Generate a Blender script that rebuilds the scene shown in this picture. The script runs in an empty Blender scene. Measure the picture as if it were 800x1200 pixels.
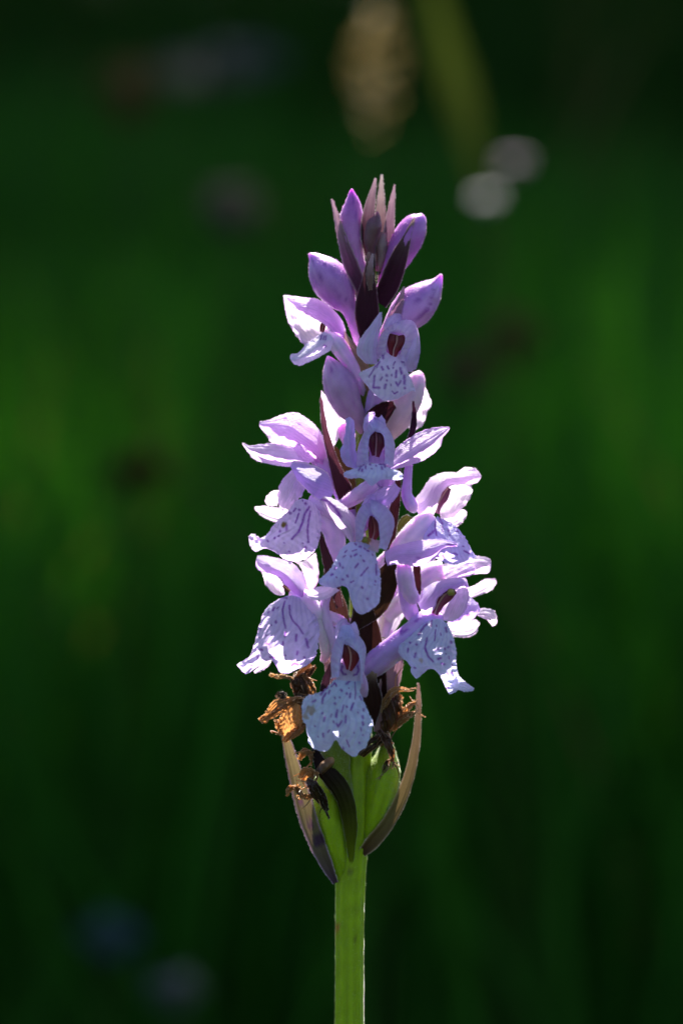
import bpy, math, random
import numpy as np

# ------------------------------------------------------------------ camera, sky, sun, exposure
S = 1e-4                     # one unit of the plant drawing = 0.1 mm
D = 0.35                     # camera to stem, metres
ZC = 0.32                    # lens height above the meadow
scene = bpy.context.scene
cam = bpy.data.cameras.new('camera')
cam_o = bpy.data.objects.new('camera', cam)
scene.collection.objects.link(cam_o)
cam_o.location = (0, -D, ZC)
cam_o.rotation_euler = (math.radians(90), 0, 0)
cam.sensor_fit = 'VERTICAL'
cam.sensor_height = 36
cam.sensor_width = 24
cam.lens = 105
cam.clip_start = 0.01
cam.clip_end = 500
cam.dof.use_dof = True
cam.dof.focus_distance = D - 0.006
cam.dof.aperture_fstop = 13
scene.camera = cam_o

SUN_EL, SUN_AZ = math.radians(53), math.radians(6)       # behind the flower, a little to the right
w = bpy.data.worlds.new('World'); scene.world = w; w.use_nodes = True
nt = w.node_tree
sky = nt.nodes.new('ShaderNodeTexSky'); sky.sky_type = 'NISHITA'; sky.sun_disc = False
sky.sun_elevation = SUN_EL; sky.sun_rotation = SUN_AZ
nt.links.new(sky.outputs[0], nt.nodes['Background'].inputs[0])
nt.nodes['Background'].inputs[1].default_value = 0.05
sun = bpy.data.lights.new('sun', 'SUN'); sun.energy = 5.0; sun.angle = math.radians(0.53); sun.color = (1, .95, .86)
sun_o = bpy.data.objects.new('sun', sun); scene.collection.objects.link(sun_o)
SD = np.array([math.sin(SUN_AZ)*math.cos(SUN_EL), math.cos(SUN_AZ)*math.cos(SUN_EL), math.sin(SUN_EL)])
from mathutils import Vector
sun_o.rotation_euler = Vector(SD).to_track_quat('Z', 'Y').to_euler()
sun_o.location = (0.5, 5, 6)
vs = scene.view_settings
vs.view_transform = 'Standard'; vs.look = 'None'; vs.gamma = 1; vs.use_curve_mapping = False
vs.exposure = 2.12
scene.cycles.use_denoising = True
scene.cycles.max_bounces = 10
scene.cycles.transmission_bounces = 8
scene.cycles.diffuse_bounces = 6

rng = np.random.default_rng(7)
random.seed(7)
COL = scene.collection

# ------------------------------------------------------------------ materials
def new_mat(name):
    m = bpy.data.materials.new(name); m.use_nodes = True
    n = m.node_tree.nodes; n.clear()
    return m, n, m.node_tree.links

def sheet_mat(name, trans=.5, rough=.5, spec=.3, bump=.25, scale=9000, tmul=(1, 1, 1), sheen=0.0):
    """thin living tissue: a glossy-diffuse face plus light let through from behind; colour from the 'col' attribute"""
    m, n, l = new_mat(name)
    a = n.new('ShaderNodeAttribute'); a.attribute_name = 'col'
    tc = n.new('ShaderNodeTexCoord')
    nz = n.new('ShaderNodeTexNoise'); nz.inputs['Scale'].default_value = scale*.12; nz.inputs['Detail'].default_value = 3
    l.new(tc.outputs['Object'], nz.inputs['Vector'])
    rp = n.new('ShaderNodeMapRange'); rp.inputs['To Min'].default_value = .86; rp.inputs['To Max'].default_value = 1.1
    l.new(nz.outputs['Fac'], rp.inputs['Value'])
    mx = n.new('ShaderNodeVectorMath'); mx.operation = 'SCALE'
    l.new(a.outputs['Color'], mx.inputs[0]); l.new(rp.outputs[0], mx.inputs['Scale'])
    p = n.new('ShaderNodeBsdfPrincipled'); p.inputs['Roughness'].default_value = rough
    p.inputs['Specular IOR Level'].default_value = spec
    l.new(mx.outputs[0], p.inputs['Base Color'])
    p.inputs['Sheen Weight'].default_value = sheen; p.inputs['Sheen Roughness'].default_value = .35
    t = n.new('ShaderNodeBsdfTranslucent')
    tm = n.new('ShaderNodeVectorMath'); tm.operation = 'MULTIPLY'; tm.inputs[1].default_value = tmul
    l.new(mx.outputs[0], tm.inputs[0]); l.new(tm.outputs[0], t.inputs['Color'])
    vo = n.new('ShaderNodeTexVoronoi'); vo.inputs['Scale'].default_value = scale
    l.new(tc.outputs['Object'], vo.inputs['Vector'])
    b = n.new('ShaderNodeBump'); b.inputs['Strength'].default_value = bump; b.inputs['Distance'].default_value = .0001
    l.new(vo.outputs['Distance'], b.inputs['Height']); l.new(b.outputs[0], p.inputs['Normal'])
    mix = n.new('ShaderNodeMixShader'); mix.inputs[0].default_value = trans
    l.new(p.outputs[0], mix.inputs[1]); l.new(t.outputs[0], mix.inputs[2])
    o = n.new('ShaderNodeOutputMaterial'); l.new(mix.outputs[0], o.inputs['Surface'])
    return m

def flesh_mat(name, sss=.8, radius=(1, .6, .8), sc=.0006, rough=.4, spec=.4, bump=.3, scale=7000, sheen=.25):
    """solid juicy tissue: light soaks round its edges"""
    m, n, l = new_mat(name)
    a = n.new('ShaderNodeAttribute'); a.attribute_name = 'col'
    tc = n.new('ShaderNodeTexCoord')
    nz = n.new('ShaderNodeTexNoise'); nz.inputs['Scale'].default_value = 700; nz.inputs['Detail'].default_value = 4
    l.new(tc.outputs['Object'], nz.inputs['Vector'])
    rp = n.new('ShaderNodeMapRange'); rp.inputs['To Min'].default_value = .78; rp.inputs['To Max'].default_value = 1.18
    l.new(nz.outputs['Fac'], rp.inputs['Value'])
    mx = n.new('ShaderNodeVectorMath'); mx.operation = 'SCALE'
    l.new(a.outputs['Color'], mx.inputs[0]); l.new(rp.outputs[0], mx.inputs['Scale'])
    p = n.new('ShaderNodeBsdfPrincipled'); p.inputs['Roughness'].default_value = rough
    p.inputs['Specular IOR Level'].default_value = spec
    p.inputs['Subsurface Weight'].default_value = sss
    p.inputs['Sheen Weight'].default_value = sheen; p.inputs['Sheen Roughness'].default_value = .22
    p.inputs['Subsurface Radius'].default_value = radius
    p.inputs['Subsurface Scale'].default_value = sc
    l.new(mx.outputs[0], p.inputs['Base Color'])
    vo = n.new('ShaderNodeTexVoronoi'); vo.inputs['Scale'].default_value = scale
    l.new(tc.outputs['Object'], vo.inputs['Vector'])
    b = n.new('ShaderNodeBump'); b.inputs['Strength'].default_value = bump; b.inputs['Distance'].default_value = .00008
    l.new(vo.outputs['Distance'], b.inputs['Height']); l.new(b.outputs[0], p.inputs['Normal'])
    o = n.new('ShaderNodeOutputMaterial'); l.new(p.outputs[0], o.inputs['Surface'])
    return m

M_PETAL = sheet_mat('petal', .6, .4, .28, .9, 6500, (1.1, .9, 1.1), .5)
M_BRACT = sheet_mat('bract', .22, .5, .06, .6, 5000, (1.0, .88, .95), 0)
M_FUZZ = sheet_mat('papillae', .5, .5, .3, 0, 5000, (1, 1, 1), 0)
M_DRY = sheet_mat('withered', .46, .35, .6, 1.0, 2200, (1.15, .9, .65), .1)
M_BUD = flesh_mat('bud', .9, (1, .5, 1), .0014, .38, .45, sheen=.5)
M_OVARY = flesh_mat('ovary', .9, (1, .6, .95), .0014, .38, .45, sheen=.8)
M_GREEN = flesh_mat('green_tissue', .8, (.9, 1, .06), .0012, .45, .2, sheen=1.0)
M_COLUMN = flesh_mat('column', .1, (1, .3, .3), .0002, .35, .25, sheen=0)

# ------------------------------------------------------------------ drawing helpers
LAV = np.array((.73, .62, .87)); WHITE = np.array((.90, .85, .93)); BLUEW = np.array((.76, .77, .91))
PURP = np.array((.43, .10, .50)); PINK = np.array((.74, .36, .70)); MARK = np.array((.20, .008, .40))
MAR = np.array((.055, .016, .03)); TIP = np.array((.62, .42, .50))
TAN = np.array((.52, .29, .12)); BROWN = np.array((.085, .036, .018)); LILAC = np.array((.58, .37, .76))

ROOT = np.array((.0008, 0, 0))

def P(q):
    """drawing (x right, y down, d towards the lens; 0.1 mm units) -> metres, on the plant's own axes"""
    q = np.asarray(q, float)
    k = (D-q[..., 2]*S)/D
    return np.stack([(q[..., 0]-400)*S*k, -q[..., 2]*S, ZC+(600-q[..., 1])*S*k], -1)-ROOT

class W:
    """a magnified corner of the drawing"""
    def __init__(s, x0, y0, k): s.x0, s.y0, s.k = x0, y0, k
    def __call__(s, pts): return [(s.x0+p[0]/s.k, s.y0+p[1]/s.k)+tuple(p[2:3])+tuple(r/s.k for r in p[3:]) for p in pts]
    def rows(s, rows): return [s(r) for r in rows]
    def marks(s, ms, wd=1.5): return [tuple(np.array((s.x0, s.y0)*(len(m)//2))+np.array(m)/s.k)+(wd,) for m in ms]

def cr(pts, n):
    """Catmull-Rom through the control points along axis 0"""
    p = np.asarray(pts, float); k = len(p)
    if k == 1: return np.repeat(p, n, 0)
    t = np.linspace(0, k-1, n); i = np.minimum(t.astype(int), k-2); f = t-i
    f = f.reshape((-1,)+(1,)*(p.ndim-1))
    e = np.concatenate([2*p[:1]-p[1:2], p, 2*p[-1:]-p[-2:-1]])
    a, b, c, d = e[i], e[i+1], e[i+2], e[i+3]
    return .5*(2*b+(c-a)*f+(2*a-5*b+4*c-d)*f*f+(3*b-a-3*c+d)*f**3)

def wob(x, y, seed, L):
    r = np.random.default_rng(seed); out = 0
    for i in range(5):
        a = r.uniform(0, 6.28); kx, ky = math.cos(a)/L, math.sin(a)/L
        out = out+np.sin((x*kx+y*ky)*6.28*r.uniform(.6, 1.7)+r.uniform(0, 6.28))
    return out/5

SEED = [0]
def seed(): SEED[0] += 1; return SEED[0]

def tint(base, tip=None, root=None, edge=None, ew=.1, veins=0, vein=None, marks=None, tp=2.0, mcol=MARK, stain=None, fade=None):
    return dict(base=np.array(base), tip=tip, root=root, edge=edge, ew=ew, veins=veins, vein=vein, marks=marks, tp=tp, mcol=mcol, stain=stain)

def paint(c, u, v, x, y):
    col = np.ones(u.shape+(3,))*c['base']
    def mixin(f, k):
        nonlocal col
        col = col*(1-f[..., None])+np.asarray(k)*f[..., None]
    if c['root'] is not None: mixin(np.clip(1-v, 0, 1)**c['tp'], c['root'])
    if c['tip'] is not None: mixin(np.clip(v, 0, 1)**c['tp'], c['tip'])
    if c['edge'] is not None:
        e = np.minimum(np.minimum(u, 1-u), .5)
        mixin(np.clip(1-e/c['ew'], 0, 1)**1.5, c['edge'])
    if c['veins']:
        uu = u+.02*np.sin(v*9)
        f = np.exp(-((uu*c['veins'] % 1)-.5)**2/.012)*.35
        mixin(f, c['vein'] if c['vein'] is not None else c['base']*.6)
    s = seed()
    fine = np.exp(-(((u+.03*np.sin(v*5+s))*11 % 1)-.5)**2/.02)*(.10+.06*np.sin(v*7+s))
    col = col*(1-fine[..., None]*np.array((1., 1.25, .45)))
    col = col*(1+.08*wob(x, y, s, 30)[..., None]+.05*wob(x, y, s+3, 7)[..., None])
    if c['stain'] is not None:
        for (sx, sy, r, k) in c['stain']:
            dd = np.hypot(x-sx, y-sy)+2*wob(x, y, s+5, 7)
            mixin(np.clip((r-dd)/2.5, 0, 1), k)
    if c['marks'] is not None:
        best = np.full(u.shape, 1e9); rr = np.random.default_rng(s)
        for m in c['marks']:
            m = m[:-1]+(m[-1]*rr.uniform(.55, 1.25),)
            pts = np.array(m[:-1]).reshape(-1, 2)
            if len(pts) == 1: pts = np.repeat(pts, 2, 0)
            for a, b in zip(pts[:-1], pts[1:]):
                ab = b-a; L = max(ab@ab, 1e-6)
                t = np.clip(((x-a[0])*ab[0]+(y-a[1])*ab[1])/L, 0, 1)
                dd = np.hypot(x-a[0]-t*ab[0], y-a[1]-t*ab[1])/m[-1]
                best = np.minimum(best, dd)
        best = best+.4*wob(x, y, s+9, 4)
        mixin(np.clip((1.85-best)*.6, 0, 1)*(.88+.14*wob(x, y, s+11, 9)), c['mcol'])
    return np.clip(col, 0.002, .95)

def grid_faces(nv, nu, base=0, wrap=False):
    i, j = np.meshgrid(np.arange(nv-1), np.arange(nu if wrap else nu-1), indexing='ij')
    j2 = (j+1) % nu
    return (np.stack([i*nu+j, i*nu+j2, (i+1)*nu+j2, (i+1)*nu+j], -1).reshape(-1, 4)+base)

def patch(rows, c, nu=44, nv=36, ruffle=1.2, L=16, pleats=4):
    R = np.stack([cr(r, nu) for r in rows])
    G = cr(R, nv)
    u, v = np.meshgrid(np.linspace(0, 1, nu), np.linspace(0, 1, nv))
    s = seed()
    amp = ruffle*(.35+1.3*(2*np.abs(u-.5))**2)*np.minimum(1, v*3+.2)
    G[..., 2] += amp*wob(G[..., 0], G[..., 1], s, L)*1.6
    pl = np.sin(u*2*math.pi*pleats+1.2*np.sin(v*4+s))+.6*np.sin(u*2*math.pi*pleats*2.3+s+2*v)
    G[..., 2] += .38*ruffle*pl*np.sin(np.clip(v, 0, 1)*math.pi)**.5
    G[..., 0] += .35*amp*wob(G[..., 0], G[..., 1], s+100, L*.6)
    G[..., 1] += .35*amp*wob(G[..., 0], G[..., 1], s+200, L*.6)
    pc = paint(c, u, v, G[..., 0], G[..., 1])
    mv, mf, mc = margin(G, pc); k = nu*nv
    return np.concatenate([G.reshape(-1, 3), mv]), np.concatenate([grid_faces(nv, nu), mf+k]), np.concatenate([pc.reshape(-1, 3), np.clip(mc, 0, .95)])

def petal(center, c, nrm=(0, 0, 1), cup=.15, twist=0, nu=30, nv=34, ruffle=1.0, L=14):
    """a petal or bract along a centre line of (x, y, d, width)"""
    q = np.array(center, float); q = cr(q, 9)
    p, wd = q[:, :3], np.maximum(q[:, 3], .6)
    t = np.gradient(p, axis=0); t /= np.linalg.norm(t, axis=1)[:, None]+1e-9
    n = np.array(nrm, float); n = n/np.linalg.norm(n)
    rows = []
    for i in range(9):
        side = np.cross(t[i], n); side /= np.linalg.norm(side)+1e-9
        nn = np.cross(side, t[i]); a = twist*(i/8)
        sd = side*math.cos(a)+nn*math.sin(a); n2 = nn*math.cos(a)-side*math.sin(a)
        if n2@n < 0 and twist == 0: n2 = -n2
        rows.append([p[i]+sd*wd[i]/2*k+n2*cup*wd[i]*(k*k-.4) for k in (-1, -.6, 0, .6, 1)])
    return patch(rows, c, nu, nv, ruffle, L)

def tube(center, c, ns=18, nv=40, flat=1.0, ridges=0, rd=.05, cap=True):
    """a stem, ovary, pod or bud along (x, y, d, radius)"""
    q = cr(np.array(center, float), nv); p, r = q[:, :3], np.maximum(q[:, 3], .3)
    t = np.gradient(p, axis=0); t /= np.linalg.norm(t, axis=1)[:, None]+1e-9
    G = np.zeros((nv, ns, 3)); a = np.linspace(0, 2*math.pi, ns, endpoint=False)
    s = seed()
    for i in range(nv):
        e1 = np.cross(t[i], (0, 0, 1.0)); e1 /= np.linalg.norm(e1)+1e-9
        e2 = np.cross(e1, t[i])
        rr = r[i]*(1+rd*np.cos(ridges*a+i*.06)) if ridges else r[i]*np.ones(ns)
        G[i] = p[i]+(np.cos(a)*rr)[:, None]*e1+(np.sin(a)*rr*flat)[:, None]*e2
    G += (.03*r[:, None]*wob(G[..., 0]+G[..., 2], G[..., 1], s, 12))[..., None]
    v, u = np.meshgrid(np.linspace(0, 1, nv), a/(2*math.pi), indexing='ij')
    vv = G.reshape(-1, 3); f = grid_faces(nv, ns, 0, True)
    cc = paint(c, u, v, G[..., 0], G[..., 1]).reshape(-1, 3)
    if cap:
        k = len(vv); vv = np.concatenate([vv, p[:1], p[-1:]]); cc = np.concatenate([cc, cc[:1], cc[-1:]])
        i = np.arange(ns); j = (i+1) % ns; b = (nv-1)*ns
        f = np.concatenate([f, np.stack([np.full(ns, k), i, j, j], -1), np.stack([np.full(ns, k+1), b+j, b+i, b+i], -1)])
    return vv, f, cc

def mesh_of(name, bits, mat, to=P):
    vs_, fs, cs, k = [], [], [], 0
    for v, f, c in bits:
        vs_.append(to(v)); fs.append(f+k); cs.append(c); k += len(v)
    v = np.concatenate(vs_); f = np.concatenate(fs); c = np.concatenate(cs)
    me = bpy.data.meshes.new(name)
    me.from_pydata(v.tolist(), [], [list(dict.fromkeys(q)) for q in f.tolist()])
    at = me.color_attributes.new('col', 'FLOAT_COLOR', 'POINT')
    at.data.foreach_set('color', np.concatenate([c, np.ones((len(c), 1))], 1).astype(np.float32).ravel())
    me.shade_smooth(); me.materials.append(mat)
    return me

def fuzz(v, f, c, per_mm2, ln, wd):
    """minute clear papillae standing on a surface (metres): they catch the light along every outline"""
    r = np.random.default_rng(seed())
    a, b, d = v[f[:, 0]], v[f[:, 1]], v[f[:, 2]]
    nrm = np.cross(b-a, v[f[:, 3]]-a); ar = np.linalg.norm(nrm, axis=1)
    ok = ar > 1e-14; a, b, d, e, nrm, ar, f = a[ok], b[ok], d[ok], v[f[ok, 3]], nrm[ok], ar[ok], f[ok]
    nrm /= ar[:, None]
    if ((a*nrm).sum(1)*ar).sum()-(v.mean(0)*(nrm*ar[:, None]).sum(0)).sum() < 0: nrm = -nrm
    n = int(min(ar.sum()*1e6*per_mm2, 60000)); i = r.choice(len(ar), n, p=ar/ar.sum())
    u, w_ = r.random((n, 1)), r.random((n, 1))
    p = (a[i]*(1-u)+b[i]*u)*(1-w_)+(e[i]*(1-u)+d[i]*u)*w_
    nn = nrm[i]+r.normal(0, .35, (n, 3)); nn /= np.linalg.norm(nn, axis=1)[:, None]
    sd = np.cross(nn, r.normal(0, 1, (n, 3))); sd /= np.linalg.norm(sd, axis=1)[:, None]
    L = ln*r.uniform(.4, 1.3, (n, 1)); ww = wd*r.uniform(.6, 1.4, (n, 1))
    cc = c[f[i, 0]]*.8+.22
    p = p-nn*L*.15
    return np.stack([p-sd*ww, p+sd*ww, p+nn*L], 1).reshape(-1, 3), np.arange(3*n).reshape(-1, 3), np.repeat(cc, 3, 0)

def with_fuzz(me, per_mm2, ln, wd):
    """adds the papillae to a part's mesh in a second material; both faces of a tube point outwards or both are tried"""
    n = len(me.vertices); v = np.zeros(n*3); me.vertices.foreach_get('co', v); v = v.reshape(-1, 3)
    c = np.zeros(n*4, np.float32); me.color_attributes['col'].data.foreach_get('color', c); c = c.reshape(-1, 4)[:, :3]
    fs = [list(p.vertices) for p in me.polygons]
    q = np.array([x for x in fs if len(x) == 4])
    ctr = v.mean(0)
    fv, ff, fc = fuzz(v, q, c, per_mm2, ln, wd)
    m2 = bpy.data.meshes.new(me.name)
    m2.from_pydata(np.concatenate([v, fv]).tolist(), [], fs+(ff+n).tolist())
    at = m2.color_attributes.new('col', 'FLOAT_COLOR', 'POINT')
    cc = np.concatenate([c, fc]); at.data.foreach_set('color', np.concatenate([cc, np.ones((len(cc), 1))], 1).astype(np.float32).ravel())
    m2.shade_smooth(); m2.materials.append(me.materials[0]); m2.materials.append(M_FUZZ)
    m2.polygons.foreach_set('material_index', np.array([0]*len(fs)+[1]*len(ff), np.int32))
    return m2

def margin(G, c):
    """papillae along the margin of a thin petal; G: grid of drawing points"""
    r = np.random.default_rng(seed())
    loop = np.concatenate([G[:, 0], G[-1], G[::-1, -1]]); col = np.concatenate([c[:, 0], c[-1], c[::-1, -1]])
    inn = np.concatenate([G[:, 0]-G[:, 2], G[-1]-G[-3], (G[:, -1]-G[:, -3])[::-1]])
    seg = np.linalg.norm(np.diff(loop, axis=0), axis=1); tot = seg.sum()
    n = int(tot*2.2); i = r.choice(len(seg), n, p=seg/tot); t = r.random((n, 1))
    p = loop[i]*(1-t)+loop[i+1]*t
    out = inn[i]/(np.linalg.norm(inn[i], axis=1)[:, None]+1e-6)+r.normal(0, .55, (n, 3)); out /= np.linalg.norm(out, axis=1)[:, None]
    sd = np.cross(out, r.normal(0, 1, (n, 3))); sd /= np.linalg.norm(sd, axis=1)[:, None]+1e-6
    L = r.uniform(.8, 2.0, (n, 1)); ww = r.uniform(.3, .6, (n, 1)); p = p-out*.3
    return np.stack([p-sd*ww, p+sd*ww, p+out*L, p+out*L], 1).reshape(-1, 3), np.arange(4*n).reshape(-1, 4), np.repeat(col[i]*.75+.22, 4, 0)

def part(name, bits, mat, parent, label=None):
    o = bpy.data.objects.new(name, mesh_of(name, bits if isinstance(bits, list) else [bits], mat))
    if mat in (M_BUD, M_GREEN, M_OVARY): o.data = with_fuzz(o.data, *((34, .00021, .000026) if mat is M_GREEN else (20, .00019, .000026)))
    COL.objects.link(o); o.parent = parent
    if label: o['label'] = label
    return o

def thing(name, label, cat, loc, group=None):
    o = bpy.data.objects.new(name, None); COL.objects.link(o)
    o.location = loc; o.empty_display_size = .02
    o['label'] = label; o['category'] = cat
    if group: o['group'] = group
    return o

# ------------------------------------------------------------------ the meadow behind
def ground_z(x, y):
    s = np.clip(y-.8, 0, None)
    return .235*s*s/(s+1.0)+.02*np.sin(x*2.1+y)*np.clip(y-.5, 0, 1)

def foliage_mat(name, trans=.45, rough=.5, tm=(1.0, 1.2, .35)):
    return sheet_mat(name, trans, rough, .04, .0, 60, tm)

def simple_mesh(name, v, f, c, mat):
    me = bpy.data.meshes.new(name)
    nvt, nf, k = len(v), len(f), f.shape[1]
    me.vertices.add(nvt); me.vertices.foreach_set('co', v.astype(np.float32).ravel())
    me.loops.add(nf*k); me.loops.foreach_set('vertex_index', f.astype(np.int32).ravel())
    me.polygons.add(nf); me.polygons.foreach_set('loop_start', np.arange(0, nf*k, k, dtype=np.int32))
    me.update(calc_edges=True); me.validate()
    at = me.color_attributes.new('col', 'FLOAT_COLOR', 'POINT')
    at.data.foreach_set('color', np.concatenate([c, np.ones((len(c), 1))], 1).astype(np.float32).ravel())
    me.materials.append(mat)
    return me

def ground_mat():
    m, n, l = new_mat('soil')
    tc = n.new('ShaderNodeTexCoord'); nz = n.new('ShaderNodeTexNoise'); nz.inputs['Scale'].default_value = 6; nz.inputs['Detail'].default_value = 8
    l.new(tc.outputs['Object'], nz.inputs['Vector'])
    r = n.new('ShaderNodeValToRGB'); r.color_ramp.elements[0].color = (.010, .02, .003, 1); r.color_ramp.elements[1].color = (.03, .045, .008, 1)
    l.new(nz.outputs['Fac'], r.inputs[0])
    p = n.new('ShaderNodeBsdfPrincipled'); p.inputs['Roughness'].default_value = .95; p.inputs['Specular IOR Level'].default_value = .1
    l.new(r.outputs[0], p.inputs['Base Color'])
    o = n.new('ShaderNodeOutputMaterial'); l.new(p.outputs[0], o.inputs['Surface'])
    return m

xs = np.concatenate([[-200, -60, -20], np.linspace(-10, 10, 41), [20, 60, 200]])
ys = np.concatenate([[-200, -60, -15], np.linspace(-6, 20, 53), [40, 90, 250]])
X, Y = np.meshgrid(xs, ys)
gz = ground_z(X, np.clip(Y, None, 30))
v = np.stack([X, Y, gz], -1).reshape(-1, 3)
me = simple_mesh('ground', v, grid_faces(len(ys), len(xs)), np.ones((len(v), 3))*.03, ground_mat())
o = bpy.data.objects.new('ground', me); COL.objects.link(o); o['kind'] = 'structure'
me.shade_smooth()

M_GRASS = foliage_mat('grass')
def patchy(x, y, s, L): return .5+.5*wob(x, y, s, L)

def blades(n, ylo, yhi, spread, hlo, hhi, wd, sd, pal):
    """n bent grass blades: arrays of vertices, quads and colours"""
    r = np.random.default_rng(sd)
    y = ylo+(yhi-ylo)*r.random(n)**.8
    x = (r.random(n)*2-1)*(spread[0]+spread[1]*np.maximum(y, 0))
    z = ground_z(x, y)
    h = r.uniform(hlo, hhi, n)*(.75+.5*patchy(x, y, sd+1, 1.3))
    a = r.uniform(0, 6.283, n); lean = r.uniform(.05, .45, n)*h
    fa = r.uniform(0, 6.283, n)
    wv = wd*r.uniform(.6, 1.4, n)
    m = 5; V = np.zeros((n, m, 2, 3))
    for i in range(m):
        t = i/(m-1)
        cx = x+np.cos(a)*lean*t*t; cy = y+np.sin(a)*lean*t*t; cz = z+h*(t-.12*t*t*lean/h*3)
        ww = wv*(1-t**2.2)*.5+.0002
        for k, sg in enumerate((-1, 1)):
            V[:, i, k, 0] = cx+sg*ww*np.cos(fa); V[:, i, k, 1] = cy+sg*ww*np.sin(fa); V[:, i, k, 2] = cz
    base = np.arange(n)[:, None, None]*(m*2)+np.arange(m-1)[None, :, None]*2+np.array([0, 1, 3, 2])[None, None, :]
    pal = np.array(pal); q = patchy(x, y, sd+2, .9)*.7+r.random(n)*.3
    c0 = pal[0]+(pal[1]-pal[0])*q[:, None]
    dry = r.random(n) < .015
    c0[dry] = (.22, .17, .07)
    c0 *= r.uniform(.75, 1.25, n)[:, None]
    C = np.repeat(c0, m*2, 0)
    return V.reshape(-1, 3), base.reshape(-1, 4), C

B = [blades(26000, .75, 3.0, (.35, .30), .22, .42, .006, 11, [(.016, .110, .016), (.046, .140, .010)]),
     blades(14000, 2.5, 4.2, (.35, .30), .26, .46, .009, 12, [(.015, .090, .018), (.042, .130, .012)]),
     blades(20000, 3.8, 7.8, (.35, .30), .3, .6, .011, 14, [(.008, .038, .008), (.024, .065, .006)]),  # far grass coloured darker, standing in for deep shade at the back
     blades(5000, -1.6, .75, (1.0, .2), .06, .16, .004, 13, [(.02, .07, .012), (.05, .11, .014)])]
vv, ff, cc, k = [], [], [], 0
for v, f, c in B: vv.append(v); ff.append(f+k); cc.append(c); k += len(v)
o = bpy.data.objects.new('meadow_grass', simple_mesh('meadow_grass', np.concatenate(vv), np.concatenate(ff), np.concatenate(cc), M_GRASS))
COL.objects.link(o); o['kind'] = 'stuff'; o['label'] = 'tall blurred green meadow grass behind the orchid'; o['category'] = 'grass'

def at(px, py, y):
    """the place at depth y (metres beyond the stem) on the plant drawing's sight line"""
    k = (D+y)/D
    return np.array(((px-400)*S*k, y, ZC+(600-py)*S*k))

# unseen trees added to shade the meadow: trunk, limbs and leafy crown; crowns are cut open to let sun onto the orchid
M_LEAF = foliage_mat('tree_leaf', .35, .5)
def bark_mat():
    m, n, l = new_mat('bark')
    tc = n.new('ShaderNodeTexCoord'); mp = n.new('ShaderNodeMapping'); mp.inputs['Scale'].default_value = (9, 9, 1.6)
    nz = n.new('ShaderNodeTexNoise'); nz.inputs['Scale'].default_value = 4; nz.inputs['Detail'].default_value = 7
    l.new(tc.outputs['Object'], mp.inputs[0]); l.new(mp.outputs[0], nz.inputs['Vector'])
    r = n.new('ShaderNodeValToRGB'); r.color_ramp.elements[0].color = (.02, .015, .01, 1); r.color_ramp.elements[1].color = (.10, .08, .06, 1)
    l.new(nz.outputs['Fac'], r.inputs[0])
    p = n.new('ShaderNodeBsdfPrincipled'); p.inputs['Roughness'].default_value = .9
    b = n.new('ShaderNodeBump'); b.inputs['Distance'].default_value = .03; l.new(nz.outputs['Fac'], b.inputs['Height']); l.new(b.outputs[0], p.inputs['Normal'])
    l.new(r.outputs[0], p.inputs['Base Color'])
    o = n.new('ShaderNodeOutputMaterial'); l.new(p.outputs[0], o.inputs['Surface'])
    return m
M_BARK = bark_mat()

def limb(p0, p1, r0, r1, sd, bend=.12, ns=9, nv=10):
    r = np.random.default_rng(sd); p0, p1 = np.array(p0, float), np.array(p1, float)
    L = np.linalg.norm(p1-p0); mid = (p0+p1)/2+r.normal(0, bend*L, 3)*(1, 1, .3)
    p = cr([p0, mid, p1], nv); rad = np.linspace(r0, r1, nv)
    t = np.gradient(p, axis=0); t /= np.linalg.norm(t, axis=1)[:, None]
    e1 = np.cross(t, (0.3, 1, .1)); e1 /= np.linalg.norm(e1, axis=1)[:, None]; e2 = np.cross(t, e1)
    a = np.linspace(0, 6.283, ns, endpoint=False)
    G = p[:, None]+rad[:, None, None]*(np.cos(a)[None, :, None]*e1[:, None]+np.sin(a)[None, :, None]*e2[:, None])
    return G.reshape(-1, 3), grid_faces(nv, ns, 0, True), np.ones((nv*ns, 3))*.05

def leaves(cl, per, rad, size, sd, col, keep=None):
    """leaf quads scattered through clumps centred on cl"""
    r = np.random.default_rng(sd); n = len(cl)*per
    c = np.repeat(np.array(cl), per, 0)+r.normal(0, rad*.5, (n, 3))
    if keep is not None: c = c[keep(c)]; n = len(c)
    a = r.normal(0, 1, (n, 3)); a /= np.linalg.norm(a, axis=1)[:, None]
    b = np.cross(a, r.normal(0, 1, (n, 3))); b /= np.linalg.norm(b, axis=1)[:, None]
    s = size*r.uniform(.6, 1.3, n)[:, None]
    V = np.stack([c-a*s, c+b*s*.45, c+a*s, c-b*s*.45], 1).reshape(-1, 3)
    F = np.arange(n*4).reshape(n, 4)
    C = np.repeat(np.array(col)*r.uniform(.6, 1.4, n)[:, None], 4, 0)
    return V, F, C

def local(bit, loc): return bit[0]-np.array(loc), bit[1], bit[2]
def join(bits):
    vv, ff, cc, k = [], [], [], 0
    for v, f, c in bits: vv.append(v); ff.append(f+k); cc.append(c); k += len(v)
    return np.concatenate(vv), np.concatenate(ff), np.concatenate(cc)
def child(name, bit, mat, parent):
    o = bpy.data.objects.new(name, simple_mesh(name, *bit, mat)); COL.objects.link(o); o.parent = parent
    o.data.shade_smooth() if mat is M_BARK else None
    return o

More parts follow.
